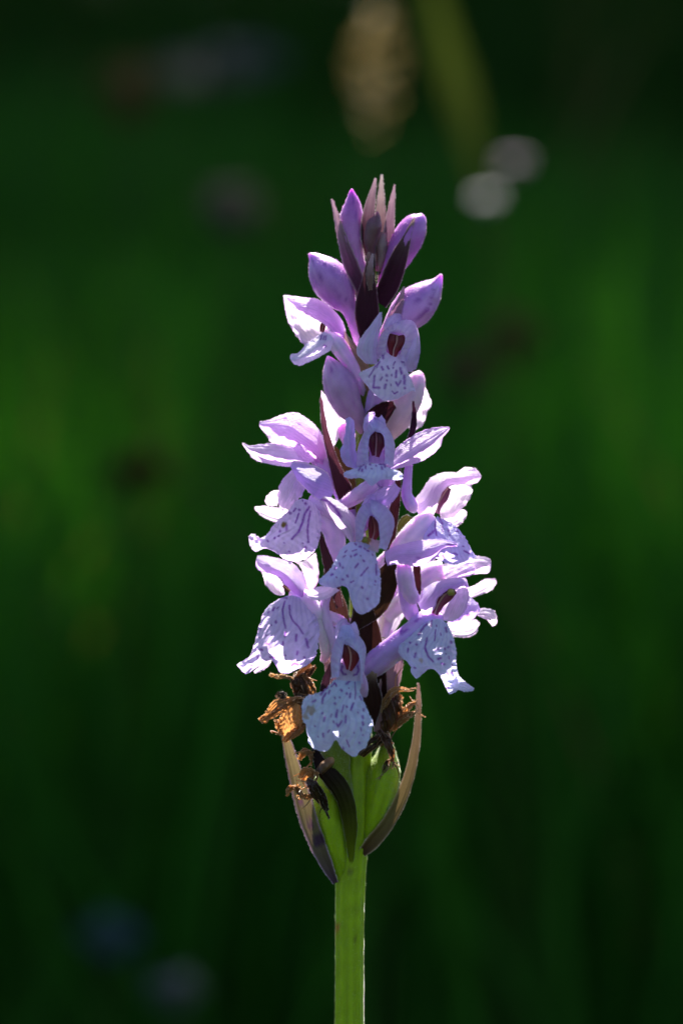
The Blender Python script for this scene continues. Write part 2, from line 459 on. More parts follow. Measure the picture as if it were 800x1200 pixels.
def sun_spot(px, py, y, r):
    q = at(px, py, y); k = (q[2]-.3)/SD[2]
    return (q[0]-SD[0]*k, q[1]-SD[1]*k, r)
SUN_FLECKS = [sun_spot(*a) for a in [(440, 80, .75, .13), (585, 215, .72, .11), (800, 385, 1.4, .08), (700, 330, 2.0, .05), (735, 560, 1.3, .10), (795, 710, 1.1, .10), (810, 900, 1.0, .07),
    (690, 800, 1.1, .08), (40, 760, 1.1, .09), (760, 1120, .85, .06), (30, 560, 1.3, .06), (150, 105, .74, .05), (120, 590, 1.4, .05), (60, 660, 1.25, .08), (230, 700, 1.2, .05)]]  # spots picked for sun, where the added crowns are cut open
_r = np.random.default_rng(5)
for _ in range(20):
    SUN_FLECKS.append(sun_spot(_r.uniform(-80, 880), _r.uniform(330, 1050), _r.uniform(.85, 2.2), _r.uniform(.02, .045)))
def sun_gap(c):
    """cuts holes in the added crowns so sun reaches the orchid and chosen flecks"""
    k = (c[:, 2]-.3)/SD[2]
    sx, sy = c[:, 0]-SD[0]*k, c[:, 1]-SD[1]*k
    hide = (np.abs(sx) < .7) & (sy < .45+.25*np.sin(sx*5)) | (sy < -.2)
    for (gx, gy, r) in SUN_FLECKS: hide |= np.hypot(sx-gx, sy-gy) < r
    return ~hide

def tree(label, x, y, h, cr_r, cz, sd, n_cl, per, col, leaf=.11):
    loc = (x, y, float(ground_z(np.array(x), np.array(y))))
    t = thing('added_shade_tree', label, 'tree', loc, None)
    r = np.random.default_rng(sd)
    L = np.array(loc); top = L+(r.normal(0, .3), r.normal(0, .3), h*.85)
    bits = [limb(L-(0, 0, .1), top, .2, .04, sd, .03, 12, 16)]
    cl = []
    for i in range(n_cl):
        while True:
            q = r.uniform(-1, 1, 3)
            if .25 < np.linalg.norm(q) < 1: break
        cl.append(L+np.array((0, 0, cz))+q*np.array(cr_r))
    for i in range(0, n_cl, 4):
        f = r.uniform(.35, .9); bits.append(limb(L+(top-L)*f, cl[i], .06, .012, sd+i, .1, 6, 7))
    child('trunk', local(join(bits), loc), M_BARK, t)
    child('crown', local(leaves(cl, per, 1.0, leaf, sd+99, col, sun_gap), loc), M_LEAF, t)
tree('unseen broad tree with an open green crown, added to shade the right of the meadow', 2.8, 7.2, 9.0, (3.4, 2.6, 2.2), 6.6, 31, 70, 150, (.03, .075, .016))
tree('unseen broad tree with a dense dark crown, added to shade the left of the meadow', -3.0, 7.4, 9.5, (3.6, 2.8, 2.3), 6.8, 32, 120, 270, (.022, .06, .016))
tree('unseen tall tree added for its shade at the back between two broad trees', 0.5, 10.8, 12.5, (3.6, 2.8, 3.0), 9.4, 33, 130, 420, (.025, .065, .016))

def shrub(label, x, y, rx, rz, sd, col):
    loc = (x, y, float(ground_z(np.array(x), np.array(y))))
    t = thing('shrub', label, 'shrub', loc, 'shrubs along the back of the meadow')
    r = np.random.default_rng(sd); L = np.array(loc); cl = []
    for i in range(46):
        q = r.normal(0, .5, 3); q = q/max(1, np.linalg.norm(q))
        cl.append(L+np.array((0, 0, rz*.55))+q*np.array((rx, rx*.8, rz*.55)))
    bits = [limb(L-(0, 0, .05), cl[i], .035, .008, sd+i, .1, 6, 7) for i in range(0, 46, 5)]
    child('stem', local(join(bits), loc), M_BARK, t)
    child('foliage', local(leaves(cl, 170, .42, .05, sd+9, col), loc), M_LEAF, t)
for i, (x, y) in enumerate([(-3.4, 8.6), (-2.1, 8.3), (-.9, 8.8), (.35, 8.5), (1.5, 8.9), (2.7, 8.4)]):
    shrub('dark leafy shrub in the shaded row behind the meadow', x, y, 1.0, 2.6, 60+i, (.018, .05, .02))

# ------------------------------------------------------------------ meadow plants thrown out of focus
M_STALK = foliage_mat('stalk', .4)
M_HEAD = foliage_mat('seed_head', .5, .6, (1.1, 1.0, .85))
M_FLORET = foliage_mat('floret', .5, .4, (1, .95, 1))

def head_plant(name, label, cat, px, py, y, stems, hl, hr, col, mat, n=60, fl=.004, lean=(0, 0), group=None, stalk=(.05, .10, .02)):
    """a thin stalk carrying a head of small scales or florets"""
    top = at(px, py, y); gx, gy = top[0]+lean[0], top[1]+lean[1]
    loc = (gx, gy, float(ground_z(np.array(gx), np.array(gy))))
    t = thing(name, label, cat, loc, group)
    sd = int(abs(px*7+py))+int(y*100); r = np.random.default_rng(sd)
    st = limb(loc, top, stems, stems*.6, sd, .015, 7, 14)
    st = (st[0], st[1], np.ones((len(st[0]), 3))*stalk)
    child('stalk', local(st, loc), M_STALK, t)
    ax = np.array((-lean[0]*.3, 0, 1)); ax /= np.linalg.norm(ax)
    u = r.uniform(-.5, .5, n); ph = r.uniform(0, 6.283, n); rr = hr*np.sqrt(np.clip(1-(2*u)**2, .05, 1))*r.uniform(.6, 1, n)
    c = top+ax*u[:, None]*hl+np.stack([np.cos(ph)*rr, np.sin(ph)*rr, 0*u], -1)
    out = np.stack([np.cos(ph), np.sin(ph), .5+0*u], -1); out /= np.linalg.norm(out, axis=1)[:, None]
    sdv = np.stack([-np.sin(ph), np.cos(ph), 0*u], -1); nn = np.cross(out, sdv)
    V = np.stack([c-out*fl, c+sdv*fl*.6+nn*fl*.2, c+out*fl*1.2, c-sdv*fl*.6+nn*fl*.2], 1).reshape(-1, 3)
    C = np.repeat(np.array(col)*r.uniform(.75, 1.25, n)[:, None], 4, 0)
    child('flower_head' if mat is M_FLORET else 'seed_head', local((V, np.arange(n*4).reshape(n, 4), np.clip(C, 0, .9)), loc), mat, t)

head_plant('wildflower', 'blurred pale pink wildflower above right of the orchid tip, the smaller lower bloom', 'wildflower', 570, 235, .70, .0008, .003, .0020, (.88, .84, .87), M_FLORET, 70, .0028)
head_plant('wildflower', 'blurred pale pink wildflower above right of the orchid tip, the upper wider bloom', 'wildflower', 602, 194, .74, .0008, .004, .0030, (.62, .54, .60), M_FLORET, 70, .003)
head_plant('grass_stalk', 'blurred straw coloured plump seed head high above the orchid tip', 'seed head', 440, 82, .75, .0014, .044, .006, (.30, .235, .11), M_HEAD, 46, .005)
head_plant('sedge', 'blurred dark brown round seed head left of the orchid spike', 'seed head', 163, 556, .8, .0012, .012, .009, (.10, .035, .03), M_HEAD, 90, .005, (-.03, 0))
head_plant('grass_stalk', 'blurred greyish pink seed head between the orchid tip and the dark shrubs', 'seed head', 272, 247, .80, .001, .018, .011, (.12, .11, .11), M_HEAD, 60, .005)
head_plant('grass_stalk', 'blurred rusty brown seed head in the dark upper left', 'seed head', 150, 108, .85, .001, .024, .012, (.14, .10, .045), M_HEAD, 70, .005)
head_plant('wildflower', 'faint bluish grey blurred bloom beside the rusty brown seed head', 'wildflower', 232, 85, 1.6, .0012, .018, .034, (.045, .055, .058), M_FLORET, 80, .006)
head_plant('wildflower', 'wide faint bluish grey blurred bloom under the dark shrubs', 'wildflower', 285, 72, 1.6, .0012, .018, .03, (.075, .09, .10), M_FLORET, 80, .006)
head_plant('grass_stalk', 'blurred reddish brown seed head right of the upper buds', 'seed head', 548, 436, .82, .001, .018, .012, (.12, .075, .055), M_HEAD, 60, .005)
head_plant('grass_stalk', 'blurred tawny seed head beside the reddish brown one', 'seed head', 600, 402, .84, .001, .020, .011, (.13, .09, .045), M_HEAD, 60, .005)
head_plant('wildflower', 'faint blue blurred bloom low down left of the stem', 'wildflower', 130, 1100, .7, .0012, .014, .012, (.08, .13, .16), M_FLORET, 60, .004)
head_plant('wildflower', 'pale grey blurred bloom lowest down left of the stem', 'wildflower', 205, 1165, .6, .0012, .012, .008, (.12, .14, .15), M_FLORET, 40, .004)

def broad_blade(label, pts, wd, col):
    """one broad arching grass leaf from the ground"""
    p = np.array(pts); gx, gy = p[0][0], p[0][1]
    loc = (gx, gy, float(ground_z(np.array(gx), np.array(gy)))); p[0][2] = loc[2]
    q = cr(p, 24); t = np.linspace(0, 1, 24); ww = wd*(.10+.9*np.clip((t-.34)/.36, 0, 1)**2*(3-2*np.clip((t-.34)/.36, 0, 1)))*np.minimum(1, (1-t)*3+.05)*.5
    V = np.stack([q-np.stack([ww, 0*ww, 0*ww], -1), q+np.stack([0*ww, ww*.25, 0*ww], -1), q+np.stack([ww, 0*ww, 0*ww], -1)], 1).reshape(-1, 3)
    o = bpy.data.objects.new('arching_reed', simple_mesh('arching_reed', V-np.array(loc), grid_faces(24, 3), np.ones((len(V), 3))*col, M_GRASS))
    COL.objects.link(o); o.location = loc; o['label'] = label; o['category'] = 'reed'
y0 = .8
broad_blade('broad blurred yellow green grass blade arching up behind the orchid tip', [at(610, 1500, y0), at(585, 420, y0), at(556, 190, y0), at(525, 60, y0), at(490, -80, y0)], .013, (.05, .058, .018))

# ------------------------------------------------------------------ the orchid
orchid = thing('spotted_orchid', 'tall orchid spike of pale lilac flowers with purple dashes on a green stem', 'orchid', tuple(ROOT))

# stem: green below, purple-brown between the flowers
G1, ST = (.27, .40, .004), (.08, .045, .03)
stem_line = [(408, 3800, -6, 24), (407, 2600, -4, 21), (408, 1500, 0, 18), (409, 1200, 0, 16.5), (410, 1050, 0, 16.5), (414, 950, 0, 20),
             (418, 880, 0, 17), (421, 800, 0, 15), (424, 700, 0, 14), (426, 600, 0, 13), (428, 500, 0, 11), (431, 400, 0, 9), (434, 330, 0, 6), (437, 270, 0, 3)]
part('stem', tube(stem_line, tint(G1, tip=ST, tp=2.4, veins=14, vein=(.15, .24, .006), stain=[(395, 1088, 3.5, (.40, .16, .03)), (394, 1096, 3.5, (.36, .12, .02)), (410, 1020, 5, (.14, .16, .02)), (416, 1100, 2, (.12, .14, .01)), (404, 1150, 1.6, (.1, .1, .02)), (412, 1172, 2.2, (.16, .2, .02)), (418, 1058, 1.5, (.3, .34, .12)), (406, 1120, 1.2, (.3, .36, .1))]), 40, 240, ridges=9, rd=.05), M_GREEN, orchid)

class Flower:
    """one flower: its ovary is the part, its petals are the sub-parts"""
    def __init__(s, ovary, c=None, label=None):
        s.o = part('flower', tube(ovary, c or tint(LILAC, root=PINK, veins=5, vein=LILAC*.75), 20, 36, ridges=6, rd=.05), M_OVARY, orchid, label)
    def add(s, name, bits, mat=None): return part(name, bits, mat or M_PETAL, s.o)
    def hood(s, w, op, outer, d, dep=34, c=None, seam=.5, peak=8):
        """three folded pieces: two side petals that meet at a peak, and the dorsal sepal behind them"""
        o1 = np.array([p[:2] for p in w(op)]); o2 = np.array([p[:2] for p in w(outer)])
        n = 33; o1 = cr(o1, n); o2 = cr(o2, n); m = (o1.mean(0)+o2.mean(0))/2
        r = np.random.default_rng(seed())
        def half(a, b, lift, sd):
            k = np.arange(a, b); t = np.linspace(0, 1, len(k))
            wv = 1+.09*np.sin(t*5+sd)+.05*np.sin(t*13+2*sd)
            i1 = m+(o1[k]-m)*(.92*wv)[:, None]; i2 = o2[k]+(o2[k]-m)*(.03*np.sin(t*8+sd))[:, None]
            row = lambda pts, dd: [(p[0], p[1], dd+lift+2*math.sin(q*6+sd)) for p, q in zip(pts, t)]
            return [row(i1, d+dep*.42), row(i1*.82+i2*.18, d+dep*.58), row(i1*.45+i2*.55, d+dep*.46), row(i2, d), row(m+(i2-m)*.88, d-dep*.5), row(m+(i2-m)*.45, d-dep*.85), row(m+(i2-m)*.1, d-dep*.9)]
        q = int(n*seam)
        cc = c or tint(LAV, root=WHITE)
        cc = dict(cc); cc['tip'] = np.array((.50, .28, .48)); cc['tp'] = 2.4; cc['rootp'] = 3
        s.add('petal', patch(half(0, q+3, 0, r.uniform(0, 6)), cc, 50, 48, 1.6, 10, 3))
        s.add('petal', patch(half(q-2, n, 3.5, r.uniform(0, 6)), cc, 50, 48, 1.6, 10, 3))
        # dorsal sepal: arches over the peak from behind
        tp = o2[q]; up = (tp-m)/np.linalg.norm(tp-m); sd = np.array((-up[1], up[0])); wd = np.linalg.norm(o2[int(n*.3)]-o2[int(n*.7)])
        ctr = [(*(m+up*0), d-dep*.9, wd*.7), (*(tp-up*10), d-dep*.45, wd*.8), (*(tp+up*1), d+dep*.05, wd*.5), (*(tp+up*peak*.4+sd*2), d+dep*.3, wd*.12)]
        return s.add('sepal', petal(ctr, dict(cc, tip=LILAC), cup=-.3, ruffle=1.2))
    def column(s, w, center, d, red=(.22, .02, .03), ridge=(.45, .2, .2), pollen=None):
        """two wine-red pouches either side of a paler ridge"""
        red = np.array(red); bits = []
        for sg, k in ((-1, 1.0), (1, .9)):
            q = [(x+sg*wd*.3, y+(8 if sg > 0 else 0), d+5+(2 if sg > 0 else 0), max(wd*.34, 3)) for x, y, wd in center]
            bits.append(tube(w(q), tint(red*k*np.array((.62, .3, .75)), root=red*np.array((.4, .2, .45)), tip=red*np.array((1.1, .6, 1.6)), tp=3), 12, 20, flat=.6))
        bits.append(tube(w([(x, y+4, d+9, wd*.05+2) for x, y, wd in center]), tint(np.array(ridge)*.7, tip=(.55, .3, .36), tp=3), 8, 14))
        if pollen: bits.append(tube(w([(pollen[0]-14, pollen[1]-10, d+8, 10), (pollen[0], pollen[1], d+11, 24), (pollen[0]+16, pollen[1]+12, d+9, 8)]), tint((.26, .22, .05)), 10, 10))
        return s.add('column', bits, M_COLUMN)

def bract(center, c=None, cup=.18, nrm=(0, 0, 1), tw=0, ruf=.9):
    if c is not None: c['base'] = c['base']*.72
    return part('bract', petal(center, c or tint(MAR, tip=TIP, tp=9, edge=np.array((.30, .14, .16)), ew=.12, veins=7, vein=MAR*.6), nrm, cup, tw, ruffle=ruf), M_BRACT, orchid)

PB = dict(tip=np.array((.56, .36, .72)), tp=4, veins=8, vein=PURP*.82)
def bud(center, c=None, flat=.85):
    return part('bud', tube(center, c or tint(PURP, root=PINK, **PB), 26, 40, flat=flat, ridges=3, rd=.05), M_BUD, orchid)

# ---- tip of the spike: buds and their bracts
bract([(437, 315, 4, 6), (431, 282, 8, 16), (432, 250, 8, 14), (440, 209, 4, 2)], tint((.09, .025, .05), tip=TIP, tp=4, edge=(.5, .36, .38), ew=.14, veins=5, vein=MAR), cup=.3)
bract([(440, 310, -4, 6), (446, 275, -6, 14), (446, 240, -6, 10), (447, 205, -4, 2)], tint((.18, .08, .11), tip=(.62, .54, .50), tp=2.5, veins=4, vein=(.2, .09, .1)), cup=.25)
bract([(445, 330, 0, 6), (453, 292, 2, 14), (457, 255, 2, 10), (462, 217, 0, 2)], tint((.18, .06, .13), tip=TIP, tp=2.5, edge=(.5, .36, .38), ew=.2), cup=.3)
bud([(436, 298, 10, 4), (434, 284, 13, 7), (438, 265, 14, 9.5), (441, 255, 14, 5), (442, 248, 13, 1)], tint((.14, .05, .08)))
bud([(444, 318, 0, 4), (447, 300, 2, 6), (447, 286, 2, 8), (449, 272, 2, 3)], tint((.3, .18, .2)))
# tall left bud
bud([(430, 352, 0, 8), (424, 325, 2, 9), (418, 303, 2, 9), (413, 281, 2, 13), (412, 258, 0, 14.5), (413, 238, 0, 9), (412, 227, 0, 4), (412, 221, 0, .6)], tint(PURP, root=(.74, .4, .68), tp=2, veins=8, vein=PURP*.8, marks=[(412, 224, 417, 250, 420, 276, .6)], mcol=(.24, .045, .36)))
bract([(424, 340, 10, 14), (411, 310, 13, 17), (401, 280, 10, 11), (389, 234, 4, 2.5)], tint((.2, .06, .14), tip=TIP, tp=3, edge=(.5, .28, .4), ew=.2), cup=.3)
# tall right bud
bud([(446, 345, 0, 7), (455, 322, 2, 9), (466, 303, 3, 15), (477, 281, 3, 18), (486, 264, 2, 14.5), (492, 255, 2, 8), (494, 250, 2, 1)])
bud([(462, 322, -6, 4), (468, 310, -6, 8), (474, 302, -6, 6), (478, 297, -6, 1)], tint((0.65, 0.34, 0.74)))
bract([(444, 356, 14, 18), (456, 333, 20, 24), (467, 303, 22, 20), (477, 277, 18, 9), (485, 256, 14, 2)], tint((.06, .014, .035), tip=(.6, .42, .38), tp=5, edge=(.34, .14, .2), ew=.1, veins=6, vein=MAR*.7), cup=.22)
# second left bud
bud([(428, 415, 0, 9), (420, 385, 3, 9.5), (410, 362, 4, 10), (402, 350, 5, 17), (390, 332, 5, 23), (378, 316, 4, 19), (369, 304, 3, 9), (362, 297, 3, 1)], tint(PURP, root=(0.76, 0.42, 0.80), tp=2.2, tip=(.6, .36, .74), veins=8, vein=PURP*.8, marks=[(364, 300, 376, 326, 392, 344, 408, 352, .7), (372, 304, 392, 316, 408, 344, .5)], mcol=(.24, .045, .36)), .8)
bract([(424, 350, 6, 12), (420, 333, 8, 14), (420, 316, 8, 10), (423, 300, 6, 3)], tint((.55, .33, .36), tip=TIP, tp=2))
# centre bract
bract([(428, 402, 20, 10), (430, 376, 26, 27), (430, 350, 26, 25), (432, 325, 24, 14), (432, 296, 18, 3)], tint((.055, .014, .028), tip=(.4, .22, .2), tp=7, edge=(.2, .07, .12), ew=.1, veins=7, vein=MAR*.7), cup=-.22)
bract([(434, 340, 30, 4), (433, 325, 30, 8), (434, 310, 28, 6), (437, 298, 24, 2)], tint((.26, .14, .12), tip=TIP))
# second right bud
bud([(440, 410, 2, 8), (454, 392, 4, 10), (470, 376, 6, 19), (486, 359, 6, 23), (500, 345, 5, 18), (511, 332, 4, 8), (517, 321, 4, 1)], tint(PURP*1.08, root=(0.77, 0.51, 0.84), tp=2, tip=(.62, .4, .76), veins=8, vein=PURP*.85, marks=[(515, 324, 496, 342, 474, 372, .6), (508, 338, 504, 360, 488, 376, .5)], mcol=(.24, .045, .36)), .8)
bract([(448, 402, 20, 12), (460, 376, 22, 13), (468, 355, 20, 8), (473, 336, 16, 2)], tint((.45, .2, .38), tip=TIP, tp=3), cup=.3)
# bud under the left open flower
bud([(428, 505, 10, 7), (419, 490, 14, 11), (408, 474, 18, 17), (399, 453, 20, 19.5), (391, 435, 18, 14), (386, 423, 16, 6), (384, 417, 15, 1)], tint((.5, .28, .56), root=(.4, .24, .3), tip=(.66, .46, .66), tp=3.5, veins=8, vein=PURP*.85, marks=[(386, 422, 392, 450, 408, 482, .6)], mcol=(.24, .045, .36)))

# ---- open flowers
# upper left, seen from the side
w1 = W(325, 290, 8)
f = Flower(w1([(450, 760, 12, 50), (520, 850, 14, 75), (600, 960, 14, 78), (700, 1110, 10, 70), (800, 1330, 4, 60), (850, 1500, 0, 40)]), tint((0.75, 0.49, 0.82), root=WHITE, tp=2, veins=5, vein=(.66, .42, .72)))
f.add('petal', patch(w1.rows([[(58, 445, -8), (62, 452, -8), (68, 450, -8)], [(72, 560, -14), (150, 500, -20), (240, 470, -14)], [(110, 700, -16), (250, 610, -26), (370, 490, -14)], [(190, 840, -14), (330, 740, -24), (500, 570, -10)], [(275, 925, -6), (420, 830, -12), (620, 770, -2)]]), tint(WHITE, edge=LAV, ew=.2)))
f.add('sepal', patch(w1.rows([[(85, 470, 10), (100, 500, 12), (110, 530, 10)], [(240, 478, 12), (230, 540, 26), (215, 600, 24)], [(380, 490, 10), (370, 580, 30), (330, 660, 26)], [(520, 580, 8), (500, 660, 30), (440, 720, 26)], [(620, 720, 6), (590, 770, 24), (520, 800, 20)], [(640, 850, 4), (630, 850, 12), (610, 850, 12)]]), tint((0.61, 0.32, 0.78), edge=(0.77, 0.58, 0.86), ew=.2, root=LAV)))
f.add('lip', patch(w1.rows([[(440, 790, 26), (520, 850, 34), (500, 960, 24)], [(350, 850, 26), (400, 910, 42), (420, 1010, 26)], [(265, 910, 28), (300, 980, 44), (310, 1065, 28)], [(200, 985, 28), (190, 1040, 42), (220, 1105, 28)], [(125, 1000, 26), (125, 1050, 34), (160, 1095, 26)]]),
     tint(BLUEW, marks=w1.marks([(340, 880, 375, 850), (405, 860, 415, 825), (430, 860, 440, 830), (450, 865, 455, 830), (440, 920, 450, 925)], 1.1)), 60, 60, 1.0, 10))
f.column(w1, [(425, 700, 16), (425, 735, 42), (415, 790, 30)], 14, (.3, .03, .02))
bract([(440, 470, 12, 14), (424, 425, 14, 11), (408, 400, 14, 8), (398, 385, 10, 3)], tint((.5, .28, .14), tip=TIP), cup=.2)

# upper right of centre, facing the lens
w2 = W(405, 310, 6.667)
f = Flower([(462, 410, 48, 9), (452, 440, 30, 11), (440, 470, 15, 11), (432, 510, 2, 8)])
f.hood(w2, [(300, 720), (320, 620), (338, 545), (400, 525), (462, 560), (450, 650), (420, 760)], [(235, 745), (248, 620), (300, 510), (420, 445), (540, 455), (575, 620), (550, 790)], 66, 26, tint(LAV, root=WHITE, veins=7, vein=LILAC))
f.column(w2, [(400, 545, 90), (398, 600, 120), (375, 660, 70), (370, 715, 40)], 70)
f.add('sepal', patch(w2.rows([[(270, 370, 58), (275, 375, 59), (280, 372, 58)], [(205, 460, 60), (235, 480, 68), (278, 450, 62)], [(110, 590, 60), (180, 590, 76), (255, 560, 68)], [(88, 690, 60), (170, 680, 78), (245, 660, 68)], [(150, 770, 62), (200, 775, 74), (245, 780, 66)]]), tint(BLUEW*.93, veins=3, vein=LILAC)))
f.add('petal', patch(w2.rows([[(540, 470, 60), (560, 500, 62), (570, 540, 56)], [(470, 600, 70), (540, 610, 80), (580, 620, 62)], [(430, 700, 74), (510, 720, 86), (578, 700, 64)], [(430, 780, 76), (480, 810, 84), (550, 800, 66)], [(470, 830, 74), (490, 840, 78), (520, 830, 70)]]), tint(LAV*.95, root=WHITE, edge=LILAC)))
f.add('lip', patch(w2.rows([[(290, 660, 74), (370, 715, 76), (440, 690, 74)], [(265, 745, 84), (365, 755, 92), (470, 800, 84)], [(205, 800, 88), (340, 830, 99), (500, 880, 86)], [(105, 850, 84), (200, 900, 94), (330, 960, 102), (440, 965, 96), (538, 978, 82)], [(125, 890, 82), (220, 985, 92), (340, 1030, 98), (440, 1020, 90), (520, 985, 80)], [(150, 930, 80), (235, 1020, 86), (310, 1062, 92), (400, 1050, 86), (480, 1000, 80)]]),
     tint(BLUEW, marks=w2.marks([(180, 880, 205, 840, 232, 790), (215, 960, 220, 915, 225, 870), (218, 962, 262, 962), (270, 905, 285, 880), (280, 800, 290, 820), (325, 795, 335, 815), (303, 965, 313, 940), (320, 905, 321, 906), (318, 866, 320, 867), (358, 860, 358, 870), (352, 935, 353, 945), (368, 805, 370, 808), (395, 830, 390, 880), (392, 920, 405, 945, 430, 910), (425, 810, 435, 850), (455, 870, 458, 930), (460, 965, 461, 966), (362, 990, 380, 1010, 405, 995), (262, 760, 240, 800), (440, 760, 500, 750), (292, 690, 290, 730), (385, 760, 370, 785)], 1.15)), 96, 96, 1.4, 10))

# behind it, facing away
f = Flower([(440, 520, 6, 9), (452, 505, 2, 14), (466, 484, -2, 19), (480, 460, -6, 17), (490, 442, -8, 9), (494, 436, -8, 2)], tint((.66, .46, .58), tip=(0.79, 0.52, 0.80), root=(.45, .3, .25)))
f.add('petal', patch([[(488, 440, -12), (490, 450, -10), (494, 445, -12)], [(484, 465, -16), (492, 468, -24), (505, 472, -20)], [(482, 485, -16), (490, 488, -26), (500, 482, -22)], [(478, 500, -12), (485, 504, -18), (496, 498, -16)]], tint(WHITE), ruffle=2))
bract([(432, 512, 22, 14), (440, 492, 30, 26), (452, 480, 32, 20), (462, 474, 30, 8)], tint((.05, .012, .02)))
bract([(477, 522, 30, 5), (483, 505, 34, 7), (485, 488, 34, 6), (484, 470, 32, 2)], tint((.07, .018, .05)))

# rear left flower seen through the gap, lit from behind
f = Flower([(400, 500, -30, 8), (412, 520, -22, 9), (424, 545, -8, 8)])
f.add('petal', patch([[(377, 458, -24), (380, 462, -22), (384, 462, -24)], [(376, 478, -28), (385, 480, -20), (396, 478, -26)], [(378, 500, -30), (390, 498, -20), (404, 490, -28)], [(384, 514, -28), (392, 512, -20), (401, 504, -28)], [(390, 524, -24), (391, 522, -22), (393, 520, -24)]], tint(WHITE)))

# left, second tier: wings spread to the left
w5 = W(280, 475, 6.154)
f = Flower(w5([(520, 330, 4, 45), (600, 430, 8, 55), (690, 560, 8, 50), (800, 760, 4, 45), (890, 900, 0, 40)]))
f.add('petal', patch(w5.rows([[(150, 150, -10), (165, 170, -12), (180, 190, -12)], [(250, 95, -16), (230, 160, -26), (235, 250, -20)], [(400, 55, -18), (350, 160, -34), (300, 300, -20)], [(530, 130, -14), (480, 240, -26), (420, 330, -14)], [(620, 240, -8), (580, 300, -10), (540, 340, -8)]]), tint(WHITE, tip=LAV)))
f.add('hood', patch(w5.rows([[(150, 120, 4), (148, 145, 6), (165, 175, 4)], [(270, 95, 4), (245, 150, 14), (205, 210, 8)], [(395, 60, 2), (350, 170, 24), (235, 268, 14)], [(520, 130, 0), (470, 250, 28), (360, 290, 18)], [(600, 230, 0), (560, 330, 24), (470, 340, 18)], [(665, 480, 2), (640, 490, 10), (590, 460, 12)]]), tint((0.68, 0.52, 0.88), edge=WHITE, ew=.16, tip=PINK)))
f.add('sepal', patch(w5.rows([[(25, 268, 4), (24, 276, 4), (28, 285, 4)], [(90, 290, 8), (80, 315, 12), (75, 345, 6)], [(230, 275, 14), (200, 350, 24), (130, 395, 10)], [(400, 290, 16), (370, 380, 30), (320, 440, 14)], [(540, 340, 12), (520, 400, 22), (470, 440, 12)]]), tint(LAV, veins=3, vein=LILAC, root=WHITE, tp=3)))
f.add('petal', petal(w5([(405, 290, 30, 40), (440, 320, 36, 70), (480, 370, 36, 70), (540, 395, 28, 20)]), tint((0.76, 0.60, 0.88))))
bract([(410, 598, 20, 14), (402, 572, 24, 19), (392, 545, 24, 12), (381, 505, 18, 7), (376, 466, 12, 2.5)], tint((.09, .025, .035), tip=(.26, .09, .13), tp=2, edge=(.16, .05, .07)))
bract([(410, 575, 6, 16), (404, 556, 6, 20), (398, 540, 6, 16), (391, 524, 2, 4)], tint((.36, .17, .06)))

# left, third tier: hood, two wings and a broad dashed lip with a brown speck
w6 = W(280, 560, 5.714)
f = Flower(w6([(470, 150, 40, 40), (560, 190, 44, 62), (660, 250, 38, 66), (760, 330, 24, 60), (830, 420, 0, 40)]), tint((0.69, 0.47, 0.78), veins=4, vein=PURP))
f.add('hood', patch(w5.rows([[(368, 440, 44), (385, 470, 50), (420, 540, 46)], [(400, 400, 40), (450, 500, 66), (490, 610, 58)], [(530, 430, 36), (560, 550, 70), (560, 680, 60)], [(640, 490, 30), (650, 590, 54), (620, 700, 48)], [(675, 600, 22), (672, 640, 34), (650, 690, 36)]]), tint((0.59, 0.48, 0.84), edge=WHITE, ew=.1)))
f.add('petal', patch(w5.rows([[(390, 460, 30), (430, 500, 36), (480, 540, 40)], [(320, 530, 28), (380, 560, 44), (470, 610, 42)], [(285, 610, 26), (350, 650, 44), (430, 680, 44)], [(280, 700, 26), (320, 720, 38), (380, 730, 40)], [(310, 760, 28), (330, 760, 32), (350, 750, 34)]]), tint(LAV, tip=WHITE), ruffle=2.4))
f.add('sepal', petal(w5([(340, 650, 14, 70), (270, 660, 14, 90), (235, 690, 8, 90), (225, 720, 4, 30)]), tint(WHITE), cup=.25))
f.add('sepal', petal(w5([(400, 810, -6, 90), (280, 790, -10, 100), (180, 765, -10, 80), (115, 740, -8, 14)]), tint(WHITE, veins=2, vein=(.62, .4, .7)), cup=.12))
f.add('lip', patch(w6.rows([[(375, 160, 52), (430, 140, 60), (530, 180, 50)], [(330, 220, 56), (440, 240, 72), (548, 270, 56)], [(250, 300, 58), (430, 330, 78), (548, 345, 58)], [(160, 400, 58), (235, 400, 72), (400, 430, 80), (540, 400, 58)], [(100, 378, 60), (165, 425, 68), (265, 480, 76), (410, 495, 74), (525, 450, 56)], [(72, 392, 58), (145, 455, 66), (255, 490, 72), (375, 540, 68), (512, 485, 54)], [(72, 445, 56), (105, 490, 60), (180, 470, 64), (255, 505, 68), (310, 545, 64), (375, 558, 62), (440, 545, 58), (495, 505, 52)]]),
     tint((0.75, 0.70, 0.90), stain=[(280+300/5.714, 560+315/5.714, 4.4, (.16, .13, .02))], marks=w6.marks([(470, 195, 440, 240, 425, 300, 400, 360, 355, 408), (478, 225, 465, 285, 458, 350, 465, 430), (400, 240, 378, 300), (425, 150, 428, 155), (445, 170, 447, 172), (380, 205, 365, 225), (340, 235, 345, 238), (402, 214, 406, 216), (300, 435, 304, 436), (335, 493, 340, 495), (425, 437, 430, 440), (375, 518, 378, 522), (412, 515, 416, 505), (265, 390, 268, 388), (240, 400, 238, 405), (190, 420, 195, 425), (320, 320, 318, 350), (445, 465, 447, 467), (275, 355, 274, 360), (345, 545, 350, 546)], 1.15)), 100, 100, 2.0, 10))
f.add('spur', tube(w6([(500, 190, 40, 60), (590, 280, 34, 75), (640, 380, 28, 70), (640, 500, 22, 60), (600, 640, 14, 30)]), tint((0.75, 0.53, 0.84))), M_OVARY)

